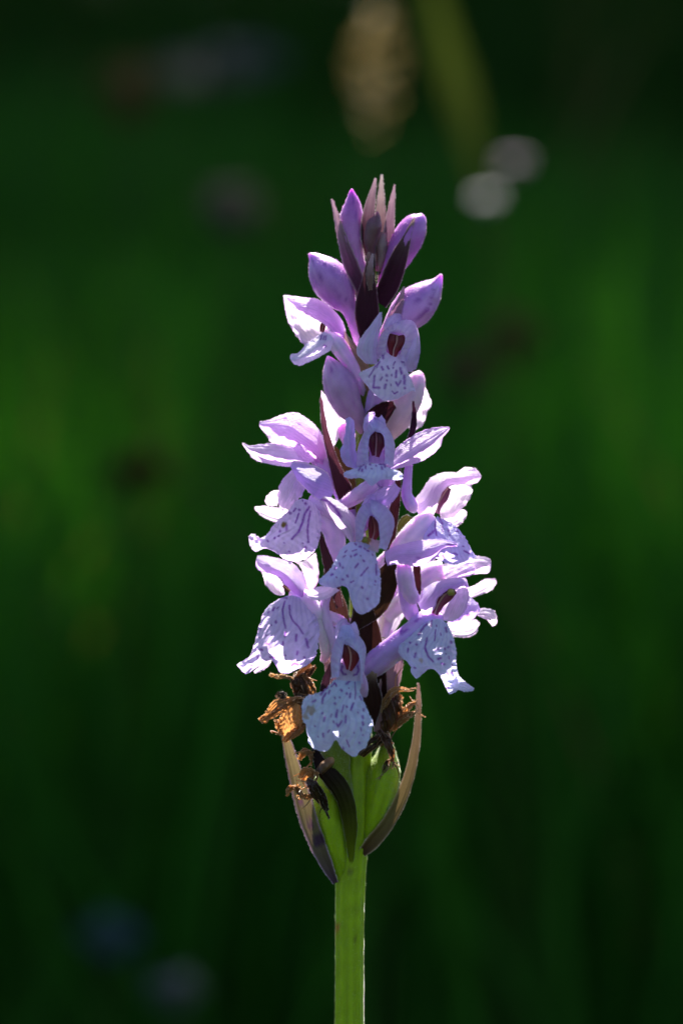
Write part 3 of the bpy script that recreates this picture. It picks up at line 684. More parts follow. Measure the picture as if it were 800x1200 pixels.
# centre of the spike, facing the lens with a raised wing
w7 = W(380, 480, 5)
f = Flower(w7([(320, 260, 56, 40), (350, 340, 40, 55), (350, 430, 24, 60), (300, 540, 6, 45)]))
f.hood(w7, [(262, 310), (255, 240), (266, 150), (295, 118), (335, 135), (355, 200), (350, 310)], [(188, 330), (198, 220), (235, 120), (290, 52), (365, 105), (412, 210), (405, 340)], 88, 30, tint((0.65, 0.60, 0.88), root=BLUEW, veins=7, vein=LILAC))
f.column(w7, [(300, 118, 40), (305, 170, 92), (302, 220, 62), (300, 270, 34)], 86, (.16, .015, .04), (.35, .12, .16))
f.add('petal', patch(w7.rows([[(262, 235, 84), (305, 262, 80), (350, 235, 84)], [(262, 270, 92), (305, 280, 90), (350, 270, 92)], [(255, 310, 98), (305, 315, 100), (355, 310, 98)]]), tint((0.55, 0.41, 0.72), edge=PURP)))
f.add('sepal', patch(w7.rows([[(128, 50, 80), (150, 44, 82), (172, 62, 80)], [(125, 110, 82), (150, 115, 90), (178, 130, 82)], [(110, 200, 82), (140, 210, 94), (182, 215, 82)], [(92, 255, 82), (140, 270, 96), (190, 280, 84)], [(125, 325, 82), (165, 330, 94), (200, 335, 86)], [(190, 350, 84), (200, 350, 88), (210, 345, 86)]]), tint((0.60, 0.55, 0.88), veins=2, vein=LILAC)))
f.add('sepal', patch(w7.rows([[(728, 102, 46), (733, 108, 46), (730, 118, 46)], [(660, 105, 48), (690, 135, 56), (695, 160, 48)], [(575, 125, 52), (630, 185, 66), (672, 222, 50)], [(510, 160, 58), (560, 230, 74), (590, 290, 56)], [(430, 220, 64), (470, 290, 80), (490, 328, 62)], [(365, 320, 70), (380, 340, 78), (400, 352, 70)]]), tint((0.74, 0.58, 0.87), veins=3, vein=LILAC)))
f.add('lip', patch(w7.rows([[(240, 312, 100), (295, 316, 106), (358, 316, 100)], [(205, 335, 106), (290, 340, 116), (370, 338, 106)], [(120, 368, 100), (210, 372, 116), (288, 380, 126), (365, 374, 116), (445, 368, 100)], [(118, 390, 98), (200, 396, 114), (280, 412, 124), (360, 405, 114), (455, 408, 96)], [(150, 404, 94), (225, 402, 108), (275, 446, 112), (335, 410, 108), (430, 413, 92)]]),
     tint((0.67, 0.77, 0.92), marks=w7.marks([(202, 355, 215, 330, 240, 316), (240, 330, 242, 345), (222, 352, 220, 360), (300, 328, 304, 330), (275, 345, 278, 347), (322, 318, 352, 322, 355, 335), (335, 335, 338, 348), (265, 320, 268, 322)], 1.3)), 80, 60, 1.4, 10))
f.add('spur', [tube(w7([(300, 430, 70, 35), (240, 470, 70, 45), (170, 520, 58, 42), (100, 560, 40, 30)]), tint((0.68, 0.41, 0.72))), tube(w7([(495, 320, 52, 22), (485, 420, 50, 26), (482, 500, 48, 32), (510, 560, 44, 38), (530, 600, 40, 14)]), tint((0.61, 0.32, 0.78), tip=WHITE, tp=3))], M_OVARY)

# right, seen from the side with the sun in its hood
w8 = W(450, 535, 5.333)
f = Flower(w8([(310, 380, 22, 60), (240, 440, 24, 78), (150, 530, 22, 76), (60, 620, 14, 60), (-60, 700, 0, 40)]), tint((0.82, 0.69, 0.86)))
f.add('petal', patch(w8.rows([[(405, 190, -6), (460, 168, -12), (535, 160, -8)], [(385, 260, -6), (460, 230, -22), (545, 225, -12)], [(350, 340, -2), (420, 320, -18), (505, 300, -10)], [(355, 390, 0), (400, 385, -8), (440, 375, -6)]]), tint(WHITE)))
f.add('hood', patch(w8.rows([[(195, 260, 10), (200, 330, 24), (250, 420, 30)], [(235, 215, 8), (270, 280, 30), (315, 350, 30)], [(290, 135, 6), (320, 190, 34), (345, 255, 30)], [(370, 100, 4), (385, 140, 30), (400, 185, 24)], [(470, 100, 2), (480, 130, 20), (500, 175, 14)], [(560, 75, 0), (575, 120, 8), (570, 165, 4)], [(595, 110, 0), (603, 128, 2), (590, 150, 0)]]), tint((0.80, 0.66, 0.87), root=LAV, edge=WHITE, ew=.2)))
f.add('sepal', patch(w8.rows([[(440, 110, -12), (450, 130, -12), (470, 150, -10)], [(510, 68, -14), (525, 110, -22), (530, 160, -14)], [(570, 85, -12), (580, 120, -18), (570, 165, -12)], [(600, 120, -10), (598, 130, -10), (590, 150, -10)]]), tint(WHITE)))
f.column(w8, [(400, 190, 30), (360, 250, 62), (335, 300, 40), (330, 350, 24)], 8, (.5, .2, .2), (.6, .34, .3))
f.add('sepal', petal(w8([(370, 400, -14, 50), (430, 405, -16, 70), (480, 365, -16, 66), (508, 342, -16, 20)]), tint(WHITE, veins=1, vein=LILAC)))
f.add('lip', patch(w8.rows([[(245, 495, 36), (285, 430, 46), (330, 375, 32)], [(255, 545, 42), (350, 490, 58), (430, 425, 38)], [(290, 590, 44), (400, 560, 64), (500, 500, 40)], [(315, 625, 44), (430, 630, 62), (548, 595, 40)], [(345, 650, 42), (430, 675, 54), (500, 655, 46), (575, 628, 36)]]),
     tint((0.57, 0.57, 0.90), marks=w8.marks([(322, 395, 318, 440, 325, 490), (345, 385, 362, 420), (360, 440, 366, 470), (310, 465, 275, 495), (402, 460, 405, 465), (408, 490, 408, 494), (330, 620, 340, 625), (365, 620, 372, 630), (435, 605, 455, 612), (500, 590, 530, 605), (455, 465, 458, 468), (490, 560, 495, 562)], 1.15)), 80, 80, 1.7, 10))
bract([(455, 660, 20, 10), (459, 620, 24, 11), (463, 585, 24, 11), (468, 550, 20, 4)], tint((.05, .014, .02)))
bract([(487, 716, 20, 5), (489, 690, 24, 8), (488, 665, 24, 8), (487, 640, 20, 5)], tint((.06, .016, .02)))
bract([(470, 640, 4, 18), (475, 615, 6, 18), (480, 605, 4, 8)], tint((.07, .07, .015)))

# heart of the spike: lip split into a wing and a tongue
w9 = W(360, 560, 5.714)
f = Flower(w9([(430, 300, 86, 50), (470, 220, 66, 60), (500, 150, 44, 55), (440, 60, 20, 45), (400, 0, 0, 40)]))
f.hood(w9, [(350, 440), (380, 340), (418, 252), (450, 262), (482, 320), (490, 400), (480, 480)], [(318, 430), (325, 280), (372, 180), (450, 155), (540, 205), (578, 310), (535, 480)], 108, 30, tint((0.68, 0.57, 0.88), root=BLUEW, veins=7, vein=LILAC))
f.column(w9, [(435, 255, 26), (448, 310, 66), (448, 360, 60), (435, 405, 36)], 104, (.26, .03, .03), (.4, .1, .08), (385, 415))
f.add('petal', [petal(w9([(605, 55, 84, 46), (560, 100, 92, 90), (480, 150, 108, 120), (410, 190, 112, 60)]), tint((0.67, 0.48, 0.84)))])
f.add('petal', patch(w9.rows([[(362, 400, 100), (420, 400, 94), (482, 420, 98)], [(362, 440, 108), (420, 450, 106), (480, 465, 106)], [(350, 470, 112), (420, 480, 114), (470, 500, 112)]]), tint((.72, .66, .62), stain=[(360+390/5.714, 560+425/5.714, 7, (.34, .28, .05))])))
f.add('sepal', patch(w9.rows([[(85, 150, 70), (110, 125, 74), (150, 130, 70)], [(130, 220, 74), (180, 190, 86), (230, 170, 74)], [(190, 310, 78), (240, 260, 92), (300, 240, 80)], [(260, 390, 84), (295, 350, 96), (325, 320, 86)], [(295, 440, 90), (305, 430, 94), (315, 420, 90)]]), tint((0.69, 0.61, 0.76), marks=w9.marks([(85, 140, 150, 160), (150, 170, 190, 200), (190, 205, 220, 260)], 1.7))))
f.add('sepal', patch(w8.rows([[(0, 600, 100), (8, 640, 104), (20, 680, 98)], [(70, 560, 96), (85, 610, 112), (100, 670, 98)], [(190, 530, 94), (200, 600, 116), (210, 685, 98)], [(300, 518, 88), (300, 575, 108), (310, 640, 94)], [(380, 520, 84), (380, 550, 94), (370, 580, 86)], [(455, 545, 80), (458, 555, 82), (450, 565, 80)]]), tint((0.64, 0.51, 0.84), marks=w8.marks([(265, 580, 335, 545), (210, 632, 214, 634), (395, 548, 440, 560)], 1.3))))
f.add('lip', patch(w9.rows([[(285, 430, 104), (370, 430, 112), (450, 470, 104)], [(225, 480, 108), (345, 510, 124), (465, 555, 108)], [(155, 610, 104), (305, 620, 128), (482, 625, 110)], [(75, 690, 98), (190, 672, 120), (285, 695, 128), (400, 700, 126), (490, 690, 110)], [(85, 712, 96), (180, 715, 112), (268, 730, 122), (300, 790, 122), (400, 795, 120), (488, 780, 106)], [(95, 722, 94), (185, 735, 106), (262, 725, 116), (310, 865, 110), (360, 912, 108), (430, 880, 108), (478, 840, 102)]]),
     tint((0.61, 0.69, 0.92), marks=w9.marks([(320, 600, 340, 575), (358, 655, 405, 600), (366, 732, 368, 736), (450, 715, 455, 718), (215, 570, 220, 590), (160, 650, 168, 645), (235, 600, 238, 603), (268, 655, 270, 660), (195, 665, 198, 668), (240, 530, 255, 520), (265, 485, 250, 500), (300, 490, 330, 480), (315, 520, 330, 510), (290, 525, 292, 528), (355, 520, 358, 523), (375, 555, 378, 558), (320, 440, 325, 445), (400, 487, 410, 490), (435, 510, 437, 520), (460, 580, 462, 650), (455, 690, 457, 695), (235, 680, 238, 683), (290, 700, 310, 690), (400, 810, 404, 812), (390, 480, 380, 470), (350, 460, 356, 462), (185, 610, 190, 600)], 1.15)), 100, 100, 1.7, 10))
f.add('spur', tube(w8([(120, 660, 80, 40), (130, 740, 76, 52), (150, 830, 70, 50), (190, 900, 60, 40)]), tint((0.71, 0.47, 0.80))), M_OVARY)
bract([(414, 735, 24, 12), (436, 708, 30, 34), (453, 678, 32, 28), (463, 652, 28, 6)], tint((.05, .025, .012), edge=(.08, .03, .025)))
bract([(398, 712, 40, 8), (388, 672, 44, 13), (380, 645, 42, 9), (373, 618, 38, 2.5)], tint((.12, .04, .05)))
bract([(404, 760, 20, 16), (396, 720, 24, 24), (388, 690, 22, 18), (382, 668, 18, 4)], tint((.09, .035, .028), edge=(.2, .1, .07)))

# right rear, mostly lit from behind
w11 = W(440, 640, 5)
f = Flower(w11([(400, 140, 4, 55), (330, 160, 4, 62), (250, 230, 0, 60), (150, 330, -10, 50), (60, 420, -14, 40)]), tint((0.82, 0.68, 0.87)))
f.add('hood', patch(w11.rows([[(345, 150, 0), (350, 175, 10), (360, 200, 6)], [(430, 90, -4), (440, 150, 14), (450, 190, 8)], [(520, 70, -6), (530, 120, 14), (540, 165, 6)], [(600, 60, -8), (610, 100, 4), (600, 160, 0)], [(665, 75, -8), (670, 110, -4), (660, 155, -4)], [(672, 110, -8), (672, 120, -8), (668, 130, -8)]]), tint((0.83, 0.73, 0.90))))
f.add('petal', patch(w11.rows([[(410, 180, 16), (415, 190, 20), (420, 205, 16)], [(480, 130, 16), (490, 160, 28), (500, 185, 18)], [(540, 95, 16), (565, 130, 26), (570, 165, 16)], [(575, 110, 14), (584, 125, 16), (580, 140, 14)]]), tint(LAV, root=WHITE)))
f.add('sepal', petal(w11([(530, 280, -20, 60), (590, 260, -20, 62), (660, 225, -20, 70), (702, 202, -20, 20)]), tint(WHITE, veins=2, vein=LILAC), cup=.1))
f.add('sepal', petal(w11([(410, 470, -14, 60), (470, 495, -14, 70), (550, 480, -14, 90), (595, 440, -14, 30)]), tint(WHITE), cup=.15))
f.add('lip', [patch(w11.rows([[(530, 280, 6), (560, 300, 10), (590, 330, 6)], [(500, 350, 12), (550, 360, 22), (610, 370, 10)], [(440, 430, 14), (520, 430, 24), (590, 400, 12)], [(420, 455, 12), (500, 460, 16), (570, 430, 10)]]), tint((0.63, 0.50, 0.88), marks=w11.marks([(540, 345, 545, 350), (535, 405, 545, 400)], 1.3))), patch(w11.rows([[(580, 380, 8), (590, 400, 12), (600, 410, 8)], [(640, 365, 6), (645, 400, 14), (650, 430, 6)], [(695, 380, 4), (690, 420, 8), (680, 465, 4)], [(712, 430, 2), (708, 445, 3), (700, 462, 2)]]), tint(WHITE), ruffle=2)])

# right, third tier: dashed lip with a toothed tail
f = Flower(w11([(390, 430, 52, 40), (300, 440, 56, 66), (220, 510, 54, 70), (110, 600, 44, 74), (0, 690, 28, 74), (-70, 760, 6, 50)]), tint((0.54, 0.36, 0.74), veins=4, vein=PURP*1.1, marks=w11.marks([(140, 500, 160, 510, 180, 490), (245, 430, 235, 445)], 2.0)))
f.add('petal', patch(w11.rows([[(440, 250, 44), (490, 220, 44), (530, 225, 44)], [(410, 320, 48), (480, 300, 38), (545, 290, 44)], [(370, 390, 54), (450, 380, 46), (525, 370, 52)], [(370, 430, 58), (430, 440, 62), (480, 425, 60)]]), tint((0.76, 0.65, 0.88), edge=LILAC)))
f.add('hood', patch(w11.rows([[(245, 330, 52), (262, 370, 66), (290, 420, 66)], [(275, 260, 50), (300, 320, 72), (340, 370, 70)], [(340, 215, 50), (360, 260, 76), (370, 300, 68)], [(430, 190, 50), (440, 225, 72), (440, 260, 64)], [(520, 190, 50), (525, 210, 60), (520, 230, 56)], [(545, 235, 48), (540, 245, 50), (535, 250, 48)]]), tint((0.62, 0.49, 0.82), root=LAV)))
f.column(w11, [(455, 255, 40), (400, 285, 84), (365, 340, 50), (345, 395, 30)], 60, (.30, .07, .09), (.45, .22, .18), (440, 270))
f.add('lip', [patch(w11.rows([[(300, 440, 68), (370, 425, 76), (420, 455, 68)], [(225, 505, 74), (340, 520, 90), (450, 525, 74)], [(138, 590, 76), (225, 600, 90), (340, 630, 96), (467, 605, 78)], [(150, 645, 76), (220, 680, 88), (300, 700, 94), (385, 710, 92), (470, 690, 76)], [(200, 695, 74), (240, 735, 82), (312, 714, 88), (372, 742, 86), (410, 780, 84), (485, 765, 74)], [(208, 742, 70), (242, 772, 74), (315, 718, 82), (368, 745, 80), (412, 830, 78), (440, 866, 76), (498, 825, 72)]]),
     tint((0.64, 0.73, 0.92), stain=[(493, 774, 3.5, (.5, .48, .42))], marks=w11.marks([(250, 520, 280, 475, 300, 455), (328, 430, 322, 470), (350, 490, 345, 555), (300, 540, 288, 600, 310, 650, 335, 675), (350, 612, 370, 600), (380, 510, 382, 520), (200, 565, 203, 567), (238, 575, 240, 577), (188, 620, 190, 600), (228, 650, 233, 630), (225, 712, 232, 714), (365, 662, 380, 655), (385, 688, 400, 692), (428, 645, 430, 660), (440, 560, 442, 566), (405, 600, 405, 604), (448, 695, 449, 700), (410, 630, 412, 633), (425, 590, 423, 594), (445, 740, 448, 745), (420, 745, 422, 755), (355, 465, 356, 470), (410, 480, 415, 500), (420, 828, 422, 830), (295, 600, 298, 615), (262, 560, 264, 562)], 1.1)), 100, 100, 1.7, 10),
     petal(w11([(455, 785, 80, 80), (500, 815, 82, 60), (540, 832, 80, 40), (572, 838, 78, 12)]), tint((0.67, 0.73, 0.92)), cup=.25)])
f.add('spur', tube(w11([(150, 130, 44, 40), (175, 230, 44, 46), (190, 330, 42, 48), (215, 400, 40, 44), (260, 430, 38, 20)]), tint((0.66, 0.42, 0.78))), M_OVARY)

# rear ovaries deep in the spike
f = Flower(w11([(130, 210, -26, 40), (95, 330, -28, 46), (60, 440, -26, 44), (40, 540, -20, 30)]), tint((0.75, 0.51, 0.82)))
f.add('petal', petal([(470, 690, -40, 20), (482, 662, -50, 34), (500, 640, -60, 30), (512, 622, -62, 6)], tint(WHITE)))
f = Flower([(418, 800, -20, 9), (446, 790, -34, 10), (455, 760, -44, 10), (452, 740, -50, 8)], tint((0.79, 0.52, 0.80)))
f.add('petal', petal([(450, 745, -50, 16), (456, 715, -60, 36), (462, 690, -66, 30), (468, 668, -66, 6)], tint(WHITE)))

# left, fourth tier: bell lip with a sunlit stripe
w12 = W(270, 640, 6.154)
f = Flower(w12([(430, 350, 48, 50), (530, 380, 52, 66), (620, 480, 46, 60), (720, 520, 34, 50), (850, 560, 6, 45)]), tint((0.73, 0.59, 0.82)))
f.add('petal', patch(w12.rows([[(225, 170, 20), (260, 180, 16), (310, 190, 22)], [(250, 260, 18), (310, 260, 8), (370, 260, 20)], [(290, 320, 20), (340, 320, 12), (385, 310, 22)], [(345, 355, 24), (370, 355, 22), (390, 345, 26)]]), tint(WHITE)))
f.add('hood', patch(w12.rows([[(195, 68, 40), (185, 100, 44), (182, 140, 42)], [(250, 70, 40), (230, 130, 54), (200, 170, 46)], [(350, 90, 38), (300, 150, 62), (250, 190, 52)], [(440, 120, 36), (400, 200, 70), (345, 220, 58)], [(520, 200, 36), (470, 270, 74), (385, 270, 62)], [(550, 300, 38), (510, 330, 70), (440, 320, 62)], [(552, 395, 42), (530, 390, 56), (490, 365, 58)]]), tint((0.65, 0.51, 0.82), root=LAV, tip=LILAC)))
f.column(w12, [(385, 285, 24), (425, 315, 40), (470, 348, 24)], 46, (.25, .1, .05), (.6, .45, .12))
f.add('petal', patch(w12.rows([[(440, 95, -20), (520, 110, -22), (612, 50, -20)], [(510, 150, -22), (575, 170, -14), (632, 160, -20)], [(540, 250, -22), (590, 250, -16), (632, 230, -20)], [(560, 330, -20), (590, 320, -18), (615, 290, -20)]]), tint(WHITE, tip=PINK)))
f.add('lip', [patch(w12.rows([[(350, 380, 56), (440, 355, 66), (560, 390, 54)], [(258, 450, 60), (420, 450, 82), (605, 480, 56)], [(212, 570, 62), (400, 580, 92), (640, 590, 58)], [(172, 710, 64), (245, 730, 82), (400, 720, 96), (632, 680, 58)], [(135, 800, 64), (230, 785, 76), (315, 790, 86), (450, 820, 92), (625, 760, 56)], [(58, 850, 62), (150, 855, 70), (265, 800, 78), (330, 815, 84), (440, 865, 86), (603, 800, 54)], [(70, 885, 60), (122, 916, 64), (235, 838, 72), (318, 825, 80), (348, 898, 80), (400, 916, 80), (470, 892, 76), (560, 852, 64), (612, 790, 52)]]),
     tint((0.70, 0.66, 0.90), marks=w12.marks([(390, 400, 375, 460, 385, 540, 398, 590), (425, 430, 428, 480), (428, 490, 450, 540, 490, 580, 522, 630), (475, 640, 472, 680), (545, 670, 560, 730), (325, 545, 330, 550), (292, 568, 296, 570), (255, 640, 260, 645), (260, 705, 275, 705), (222, 745, 228, 748), (195, 795, 198, 805), (145, 860, 160, 862), (440, 860, 460, 845, 485, 852), (370, 872, 378, 874), (530, 800, 535, 805), (395, 785, 398, 790), (485, 760, 480, 780), (305, 465, 315, 445), (335, 450, 345, 440), (270, 480, 280, 470), (380, 690, 378, 710), (395, 620, 393, 650), (215, 600, 218, 603), (205, 660, 208, 662), (380, 370, 405, 375), (180, 740, 182, 743), (285, 800, 320, 805)], 1.15)), 110, 110, 2.0, 10)])
f.add('sepal', petal(w12([(300, 800, 50, 20), (240, 860, 50, 50), (175, 912, 48, 14)]), tint(WHITE)))
f.add('spur', tube(w12([(560, 400, 44, 60), (630, 530, 42, 66), (680, 660, 38, 56), (690, 760, 34, 40), (665, 835, 30, 20)]), tint((.62, .54, .64), tip=(.6, .5, .5))), M_OVARY)
f.add('sepal', petal(w12([(760, 290, 60, 70), (690, 330, 72, 90), (620, 345, 80, 90), (555, 350, 80, 40)]), tint((0.83, 0.80, 0.92)), cup=.3))
f.add('spur', tube(w12([(700, 340, 50, 30), (675, 440, 48, 36), (695, 560, 46, 40), (730, 670, 40, 42), (745, 760, 36, 30)]), tint((.58, .42, .68))), M_OVARY)

# lowest open flower, facing the lens
w13 = W(345, 720, 6.154)
f = Flower(w13([(390, 350, 90, 50), (430, 420, 76, 60), (470, 520, 50, 60), (480, 640, 20, 50)]))
f.hood(w13, [(318, 460), (328, 330), (350, 225), (380, 205), (435, 255), (470, 310), (475, 450)], [(268, 460), (258, 310), (295, 195), (345, 85), (405, 95), (502, 215), (512, 330), (490, 500)], 108, 30, tint((0.65, 0.70, 0.90), root=BLUEW, veins=7, vein=LILAC))
f.column(w13, [(378, 205, 40), (402, 270, 108), (405, 330, 84), (392, 400, 30)], 108, (.20, .02, .02), (.55, .26, .2))
f.add('petal', petal(w13([(372, 78, 118, 60), (375, 130, 122, 100), (380, 175, 124, 110), (385, 215, 122, 40)]), tint((0.67, 0.69, 0.92)), cup=-.2))
f.add('petal', patch(w13.rows([[(325, 340, 98), (400, 390, 92), (470, 340, 98)], [(315, 400, 108), (395, 415, 106), (475, 400, 108)], [(305, 450, 114), (395, 455, 116), (480, 450, 114)], [(290, 490, 118), (390, 500, 122), (475, 500, 118)]]), tint((0.70, 0.67, 0.82), marks=w13.marks([(345, 375, 335, 400, 350, 430, 370, 432), (455, 375, 462, 400, 450, 430, 425, 440)], 1.5)), 60, 50))
f.add('lip', patch(w13.rows([[(285, 470, 116), (390, 480, 124), (475, 480, 116)], [(265, 500, 120), (380, 520, 132), (475, 520, 120)], [(190, 560, 118), (330, 590, 138), (475, 570, 122)], [(95, 590, 112), (210, 650, 132), (350, 680, 142), (505, 645, 122)], [(58, 650, 108), (150, 700, 128), (300, 765, 142), (430, 765, 138), (548, 740, 120)], [(62, 765, 106), (110, 795, 120), (230, 840, 136), (330, 850, 138), (450, 860, 134), (562, 790, 116)], [(100, 815, 106), (100, 885, 112), (180, 925, 126), (300, 890, 130), (335, 935, 128), (425, 965, 124), (542, 875, 112)], [(102, 925, 102), (150, 972, 108), (235, 982, 116), (297, 905, 124), (345, 970, 118), (430, 1027, 114), (468, 988, 112), (515, 955, 106)]]),
     tint((0.61, 0.75, 0.92), stain=[(345+120/6.154, 720+690/6.154, 6.5, (.42, .40, .36)), (345+80/6.154, 720+735/6.154, 5, (.44, .40, .34))], marks=w13.marks([(190, 580, 215, 545, 240, 525), (200, 640, 205, 600, 225, 570), (245, 570, 255, 550), (265, 520, 290, 495, 303, 515), (335, 545, 340, 550), (375, 570, 378, 572), (435, 490, 440, 560, 435, 610), (425, 640, 405, 690), (400, 600, 402, 570), (325, 598, 328, 600), (290, 600, 292, 605), (355, 655, 340, 705), (375, 665, 378, 668), (370, 730, 366, 780), (455, 705, 460, 710), (490, 735, 493, 745), (493, 780, 495, 795), (475, 815, 482, 840), (428, 852, 430, 856), (465, 925, 468, 928), (375, 905, 395, 955), (240, 850, 252, 835), (205, 860, 208, 880), (145, 805, 150, 808), (305, 790, 315, 810, 340, 770), (210, 770, 220, 740), (300, 740, 308, 690), (260, 740, 268, 720), (350, 965, 352, 968), (325, 872, 328, 876), (280, 770, 282, 780), (470, 590, 480, 615), (495, 680, 497, 695), (130, 630, 150, 620), (290, 640, 293, 645), (200, 715, 203, 712), (390, 530, 393, 532), (400, 475, 375, 500), (170, 880, 172, 884), (490, 870, 495, 872)], 1.15)), 116, 120, 1.9, 10))
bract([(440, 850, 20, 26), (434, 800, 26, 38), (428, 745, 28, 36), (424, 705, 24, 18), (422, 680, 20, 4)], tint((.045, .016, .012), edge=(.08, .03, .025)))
bract([(446, 858, 24, 16), (450, 820, 26, 24), (462, 785, 22, 18), (470, 760, 18, 5)], tint((.42, .22, .26), tip=(.6, .36, .46), edge=(.6, .4, .4)))
bract([(384, 850, 40, 6), (380, 810, 40, 10), (386, 785, 38, 7), (392, 770, 34, 2)], tint((.08, .03, .05)))
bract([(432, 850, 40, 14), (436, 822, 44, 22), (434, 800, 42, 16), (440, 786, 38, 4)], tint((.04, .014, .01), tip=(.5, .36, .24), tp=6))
bract([(408, 840, 4, 18), (396, 800, 4, 22), (386, 770, 2, 16), (378, 745, 0, 5)], tint((.3, .15, .18), edge=(.5, .32, .36)))

# ---- seed capsules and long bracts under the flowers
CG = tint((.30, .44, .006), root=(.24, .37, .006), tip=(.10, .15, .01), tp=3, veins=5, vein=(.14, .22, .008))
part('seed_capsule', tube([(400, 1030, 4, 9), (393, 1000, 6, 15), (388, 965, 8, 18), (388, 925, 8, 19), (394, 895, 6, 17), (400, 868, 2, 8), (401, 850, 2, 4)], CG, 30, 44, ridges=3, rd=.10), M_GREEN, orchid)
part('seed_capsule', tube([(424, 992, 2, 6), (434, 965, 4, 14), (443, 935, 6, 19), (449, 905, 6, 19), (452, 882, 4, 11), (452, 866, 2, 4)], CG, 30, 44, ridges=3, rd=.12), M_GREEN, orchid)
part('seed_capsule', tube([(412, 970, 14, 8), (402, 935, 22, 13), (393, 900, 26, 17), (394, 868, 26, 14), (398, 845, 24, 6)], tint((.14, .2, .008), tip=(.1, .12, .01)), 30, 44, ridges=3, rd=.10), M_GREEN, orchid)
bract([(393, 1035, 16, 6), (381, 1010, 20, 15), (366, 975, 20, 20), (354, 935, 16, 21), (343, 895, 12, 15), (334, 862, 10, 9), (330, 840, 8, 3)], tint((.22, .21, .045), stain=[(364, 965, 6, (.10, .05, .08)), (374, 985, 9, (.06, .03, .06)), (352, 940, 4, (.16, .08, .12)), (360, 950, 3, (.3, .28, .1))], root=(.06, .03, .06), tp=1.6, tip=(.36, .28, .14), edge=(.34, .22, .30), ew=.2), cup=.28)
bract([(424, 1000, 14, 10), (438, 985, 18, 17), (456, 962, 16, 15), (472, 930, 12, 14), (484, 890, 10, 11), (489, 850, 8, 8), (490, 825, 8, 6), (490, 801, 6, 2.5)], tint((.23, .18, .06), root=(.05, .02, .014), tp=3.5, tip=(.40, .24, .2), edge=(.40, .29, .17), ew=.22), cup=.35)
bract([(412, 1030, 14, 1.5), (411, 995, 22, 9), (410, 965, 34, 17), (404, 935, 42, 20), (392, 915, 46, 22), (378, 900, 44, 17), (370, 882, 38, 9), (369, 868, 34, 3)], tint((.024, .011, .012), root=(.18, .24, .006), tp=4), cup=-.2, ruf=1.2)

# ---- withered flowers: crumpled brown shreds
def shreds(center, c, n=3, spread=.35, sd=0):
    """one dead petal torn into a few twisted strips"""
    r = np.random.default_rng(sd+int(center[0][0]*10)); q = np.array(center, float); out = []
    for k in range(n):
        p = q.copy(); off = (k-(n-1)/2)/n
        p[:, 0] += off*q[:, 3]*.8+r.normal(0, spread*2.2, len(p)); p[:, 1] += off*q[:, 3]*.5+r.normal(0, spread*2.2, len(p)); p[:, 2] += r.normal(0, 3, len(p))
        p[:, 3] = q[:, 3]*r.uniform(.35, .75, len(p)); p[-1, 3] *= .5
        e = 2*p[-1]-p[-2]; e[:3] = p[-1, :3]+(p[-1, :3]-p[-2, :3])*.35+r.normal(0, 2.5, 3); e[3] = .8
        p = np.concatenate([p, [e]])
        out.append(petal(p, c, nrm=(r.normal(0, .5), r.normal(0, .5), 1), cup=r.uniform(-.4, .4), twist=r.uniform(-1.8, 1.8), ruffle=r.uniform(1.5, 3.2), L=r.uniform(4, 8)))
    for k in range(2):
        a = q[r.integers(len(q))]; b = a[:3]+r.normal(0, 9, 3)
        out.append(tube([(*a[:3], .8), (*((a[:3]+b)/2+r.normal(0, 2.5, 3)), .7), (*b, .3)], c, 6, 10))
    return out
def withered(bits, ovary): 
    o = part('withered_flower', [tube(ovary, tint(BROWN, tip=TAN), 12, 20)], M_DRY, orchid)
    for k, b in enumerate(bits): part('shrivelled_petal', b, M_DRY, o)
DT = lambda a=0: tint(TAN*(1+a), edge=(.66, .42, .2), ew=.18, veins=4, vein=BROWN)
DB = lambda: tint(BROWN, veins=5, vein=BROWN*.5, edge=(.34, .16, .07), ew=.15)
v1 = W(295, 770, 8)
withered([shreds(v1([(78, 600, 26, 50), (170, 545, 30, 70), (280, 460, 32, 110), (430, 390, 30, 60)]), DT()),
    patch(v1.rows([[(300, 440, 20), (400, 430, 28), (480, 470, 20)], [(270, 560, 18), (370, 560, 30), (490, 560, 20)], [(245, 620, 16), (340, 680, 28), (470, 620, 20)], [(270, 720, 16), (310, 740, 20), (370, 710, 18)]]), DT(.15), ruffle=2.5, L=7),
    shreds(v1([(300, 800, 26, 40), (370, 740, 32, 70), (450, 670, 30, 60), (520, 600, 24, 30)]), DT()),
    shreds(v1([(180, 170, 20, 50), (230, 190, 24, 60), (320, 190, 22, 50), (460, 250, 18, 80)]), tint((.8, .6, .34), tip=BROWN, tp=1)),
    shreds(v1([(440, 150, 14, 60), (470, 260, 20, 170), (500, 380, 18, 160), (470, 500, 10, 80)]), DB()),
    shreds(v1([(580, 80, 14, 60), (500, 160, 18, 90), (430, 270, 18, 120), (420, 400, 12, 50)]), DB()),
    shreds(v1([(590, 340, 16, 40), (560, 260, 20, 60), (500, 180, 18, 60), (460, 150, 14, 30)]), DT(-.1)),
    shreds(v1([(265, 390, 26, 60), (260, 350, 28, 70), (300, 350, 28, 50), (330, 400, 24, 40)]), tint((.08, .06, .05))),
    shreds(v1([(240, 590, 14, 40), (260, 640, 18, 70), (270, 720, 16, 40)]), DT(.1))],
    [(352, 812, 12, 8), (358, 830, 14, 10), (372, 850, 10, 9), (396, 880, 2, 6)])
v2 = W(420, 780, 8.889)
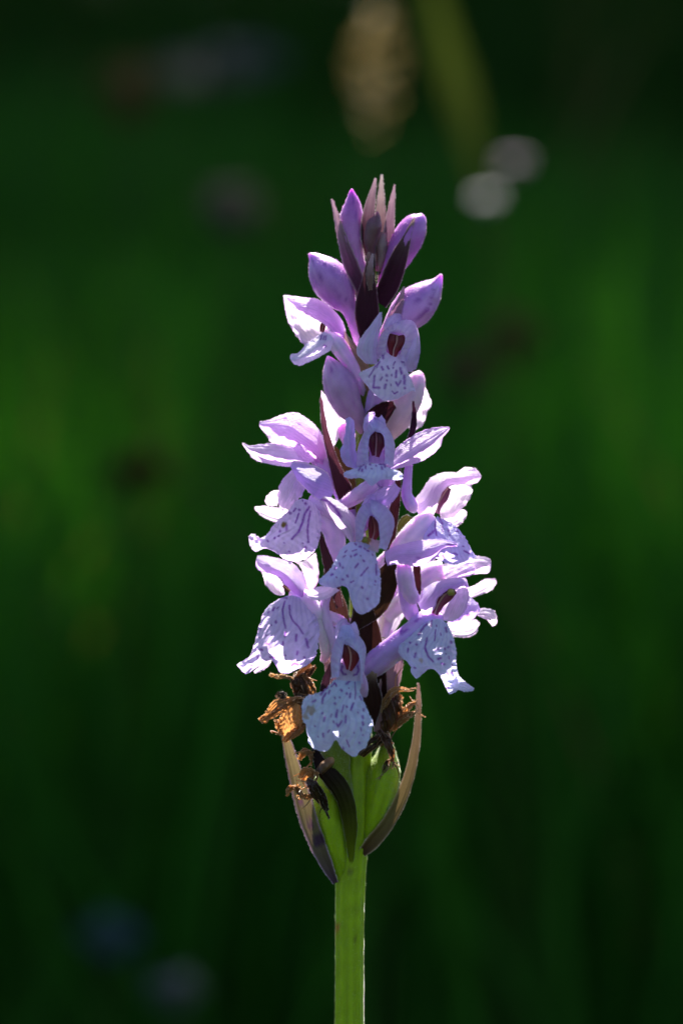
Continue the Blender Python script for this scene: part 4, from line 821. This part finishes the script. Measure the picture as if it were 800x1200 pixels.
withered([patch(v2.rows([[(190, 560, 16), (270, 380, 26), (380, 240, 18)], [(220, 650, 22), (330, 450, 36), (440, 300, 22)], [(260, 720, 22), (370, 600, 36), (450, 440, 20)], [(330, 690, 18), (400, 610, 24), (450, 520, 16)]]), DB(), ruffle=3, L=9),
    shreds(v2([(230, 480, 28, 60), (300, 330, 34, 60), (390, 255, 32, 60), (495, 250, 26, 40)]), DT()),
    shreds(v2([(440, 330, 24, 20), (430, 400, 28, 40), (450, 470, 24, 40), (420, 520, 20, 20)]), DT(.1)),
    shreds(v2([(360, 660, 24, 60), (450, 560, 30, 90), (520, 510, 28, 70), (598, 480, 22, 14)]), DT()),
    shreds(v2([(440, 530, 20, 50), (500, 460, 26, 70), (550, 400, 24, 60), (590, 375, 20, 30)]), DT(.1)),
    shreds(v2([(230, 700, 24, 90), (300, 790, 32, 120), (340, 890, 32, 90), (350, 1010, 28, 30)]), tint(BROWN*1.2, tip=TAN, tp=3)),
    shreds(v2([(330, 980, 30, 30), (280, 1040, 32, 50), (240, 1120, 30, 20)]), DB()),
    shreds(v2([(20, 930, 30, 60), (100, 850, 36, 90), (190, 790, 34, 90), (260, 720, 28, 60)]), DB())],
    [(446, 852, 10, 7), (450, 866, 6, 8), (452, 878, 4, 6)])
v3 = W(320, 850, 6)
withered([shreds(v3([(180, 245, 30, 30), (215, 195, 36, 46), (260, 190, 38, 60), (275, 250, 36, 50)]), DT()),
    shreds(v3([(200, 380, 44, 40), (240, 320, 50, 60), (290, 330, 52, 50), (270, 400, 54, 40)]), DT()),
    shreds(v3([(175, 420, 44, 30), (190, 480, 50, 60), (250, 500, 54, 50), (290, 470, 54, 40)]), DT(-.2)),
    shreds(v3([(100, 490, 38, 20), (120, 440, 44, 50), (165, 440, 46, 40), (185, 500, 44, 50)]), DT(.1)),
    shreds(v3([(250, 390, 54, 50), (290, 430, 60, 120), (330, 510, 58, 110), (365, 585, 52, 50)]), tint((.05, .02, .015))),
    shreds(v3([(470, 190, 10, 50), (495, 230, 12, 60), (510, 270, 10, 20)]), DT(.1))],
    [(374, 905, 48, 5), (380, 898, 46, 6), (390, 890, 40, 5)])
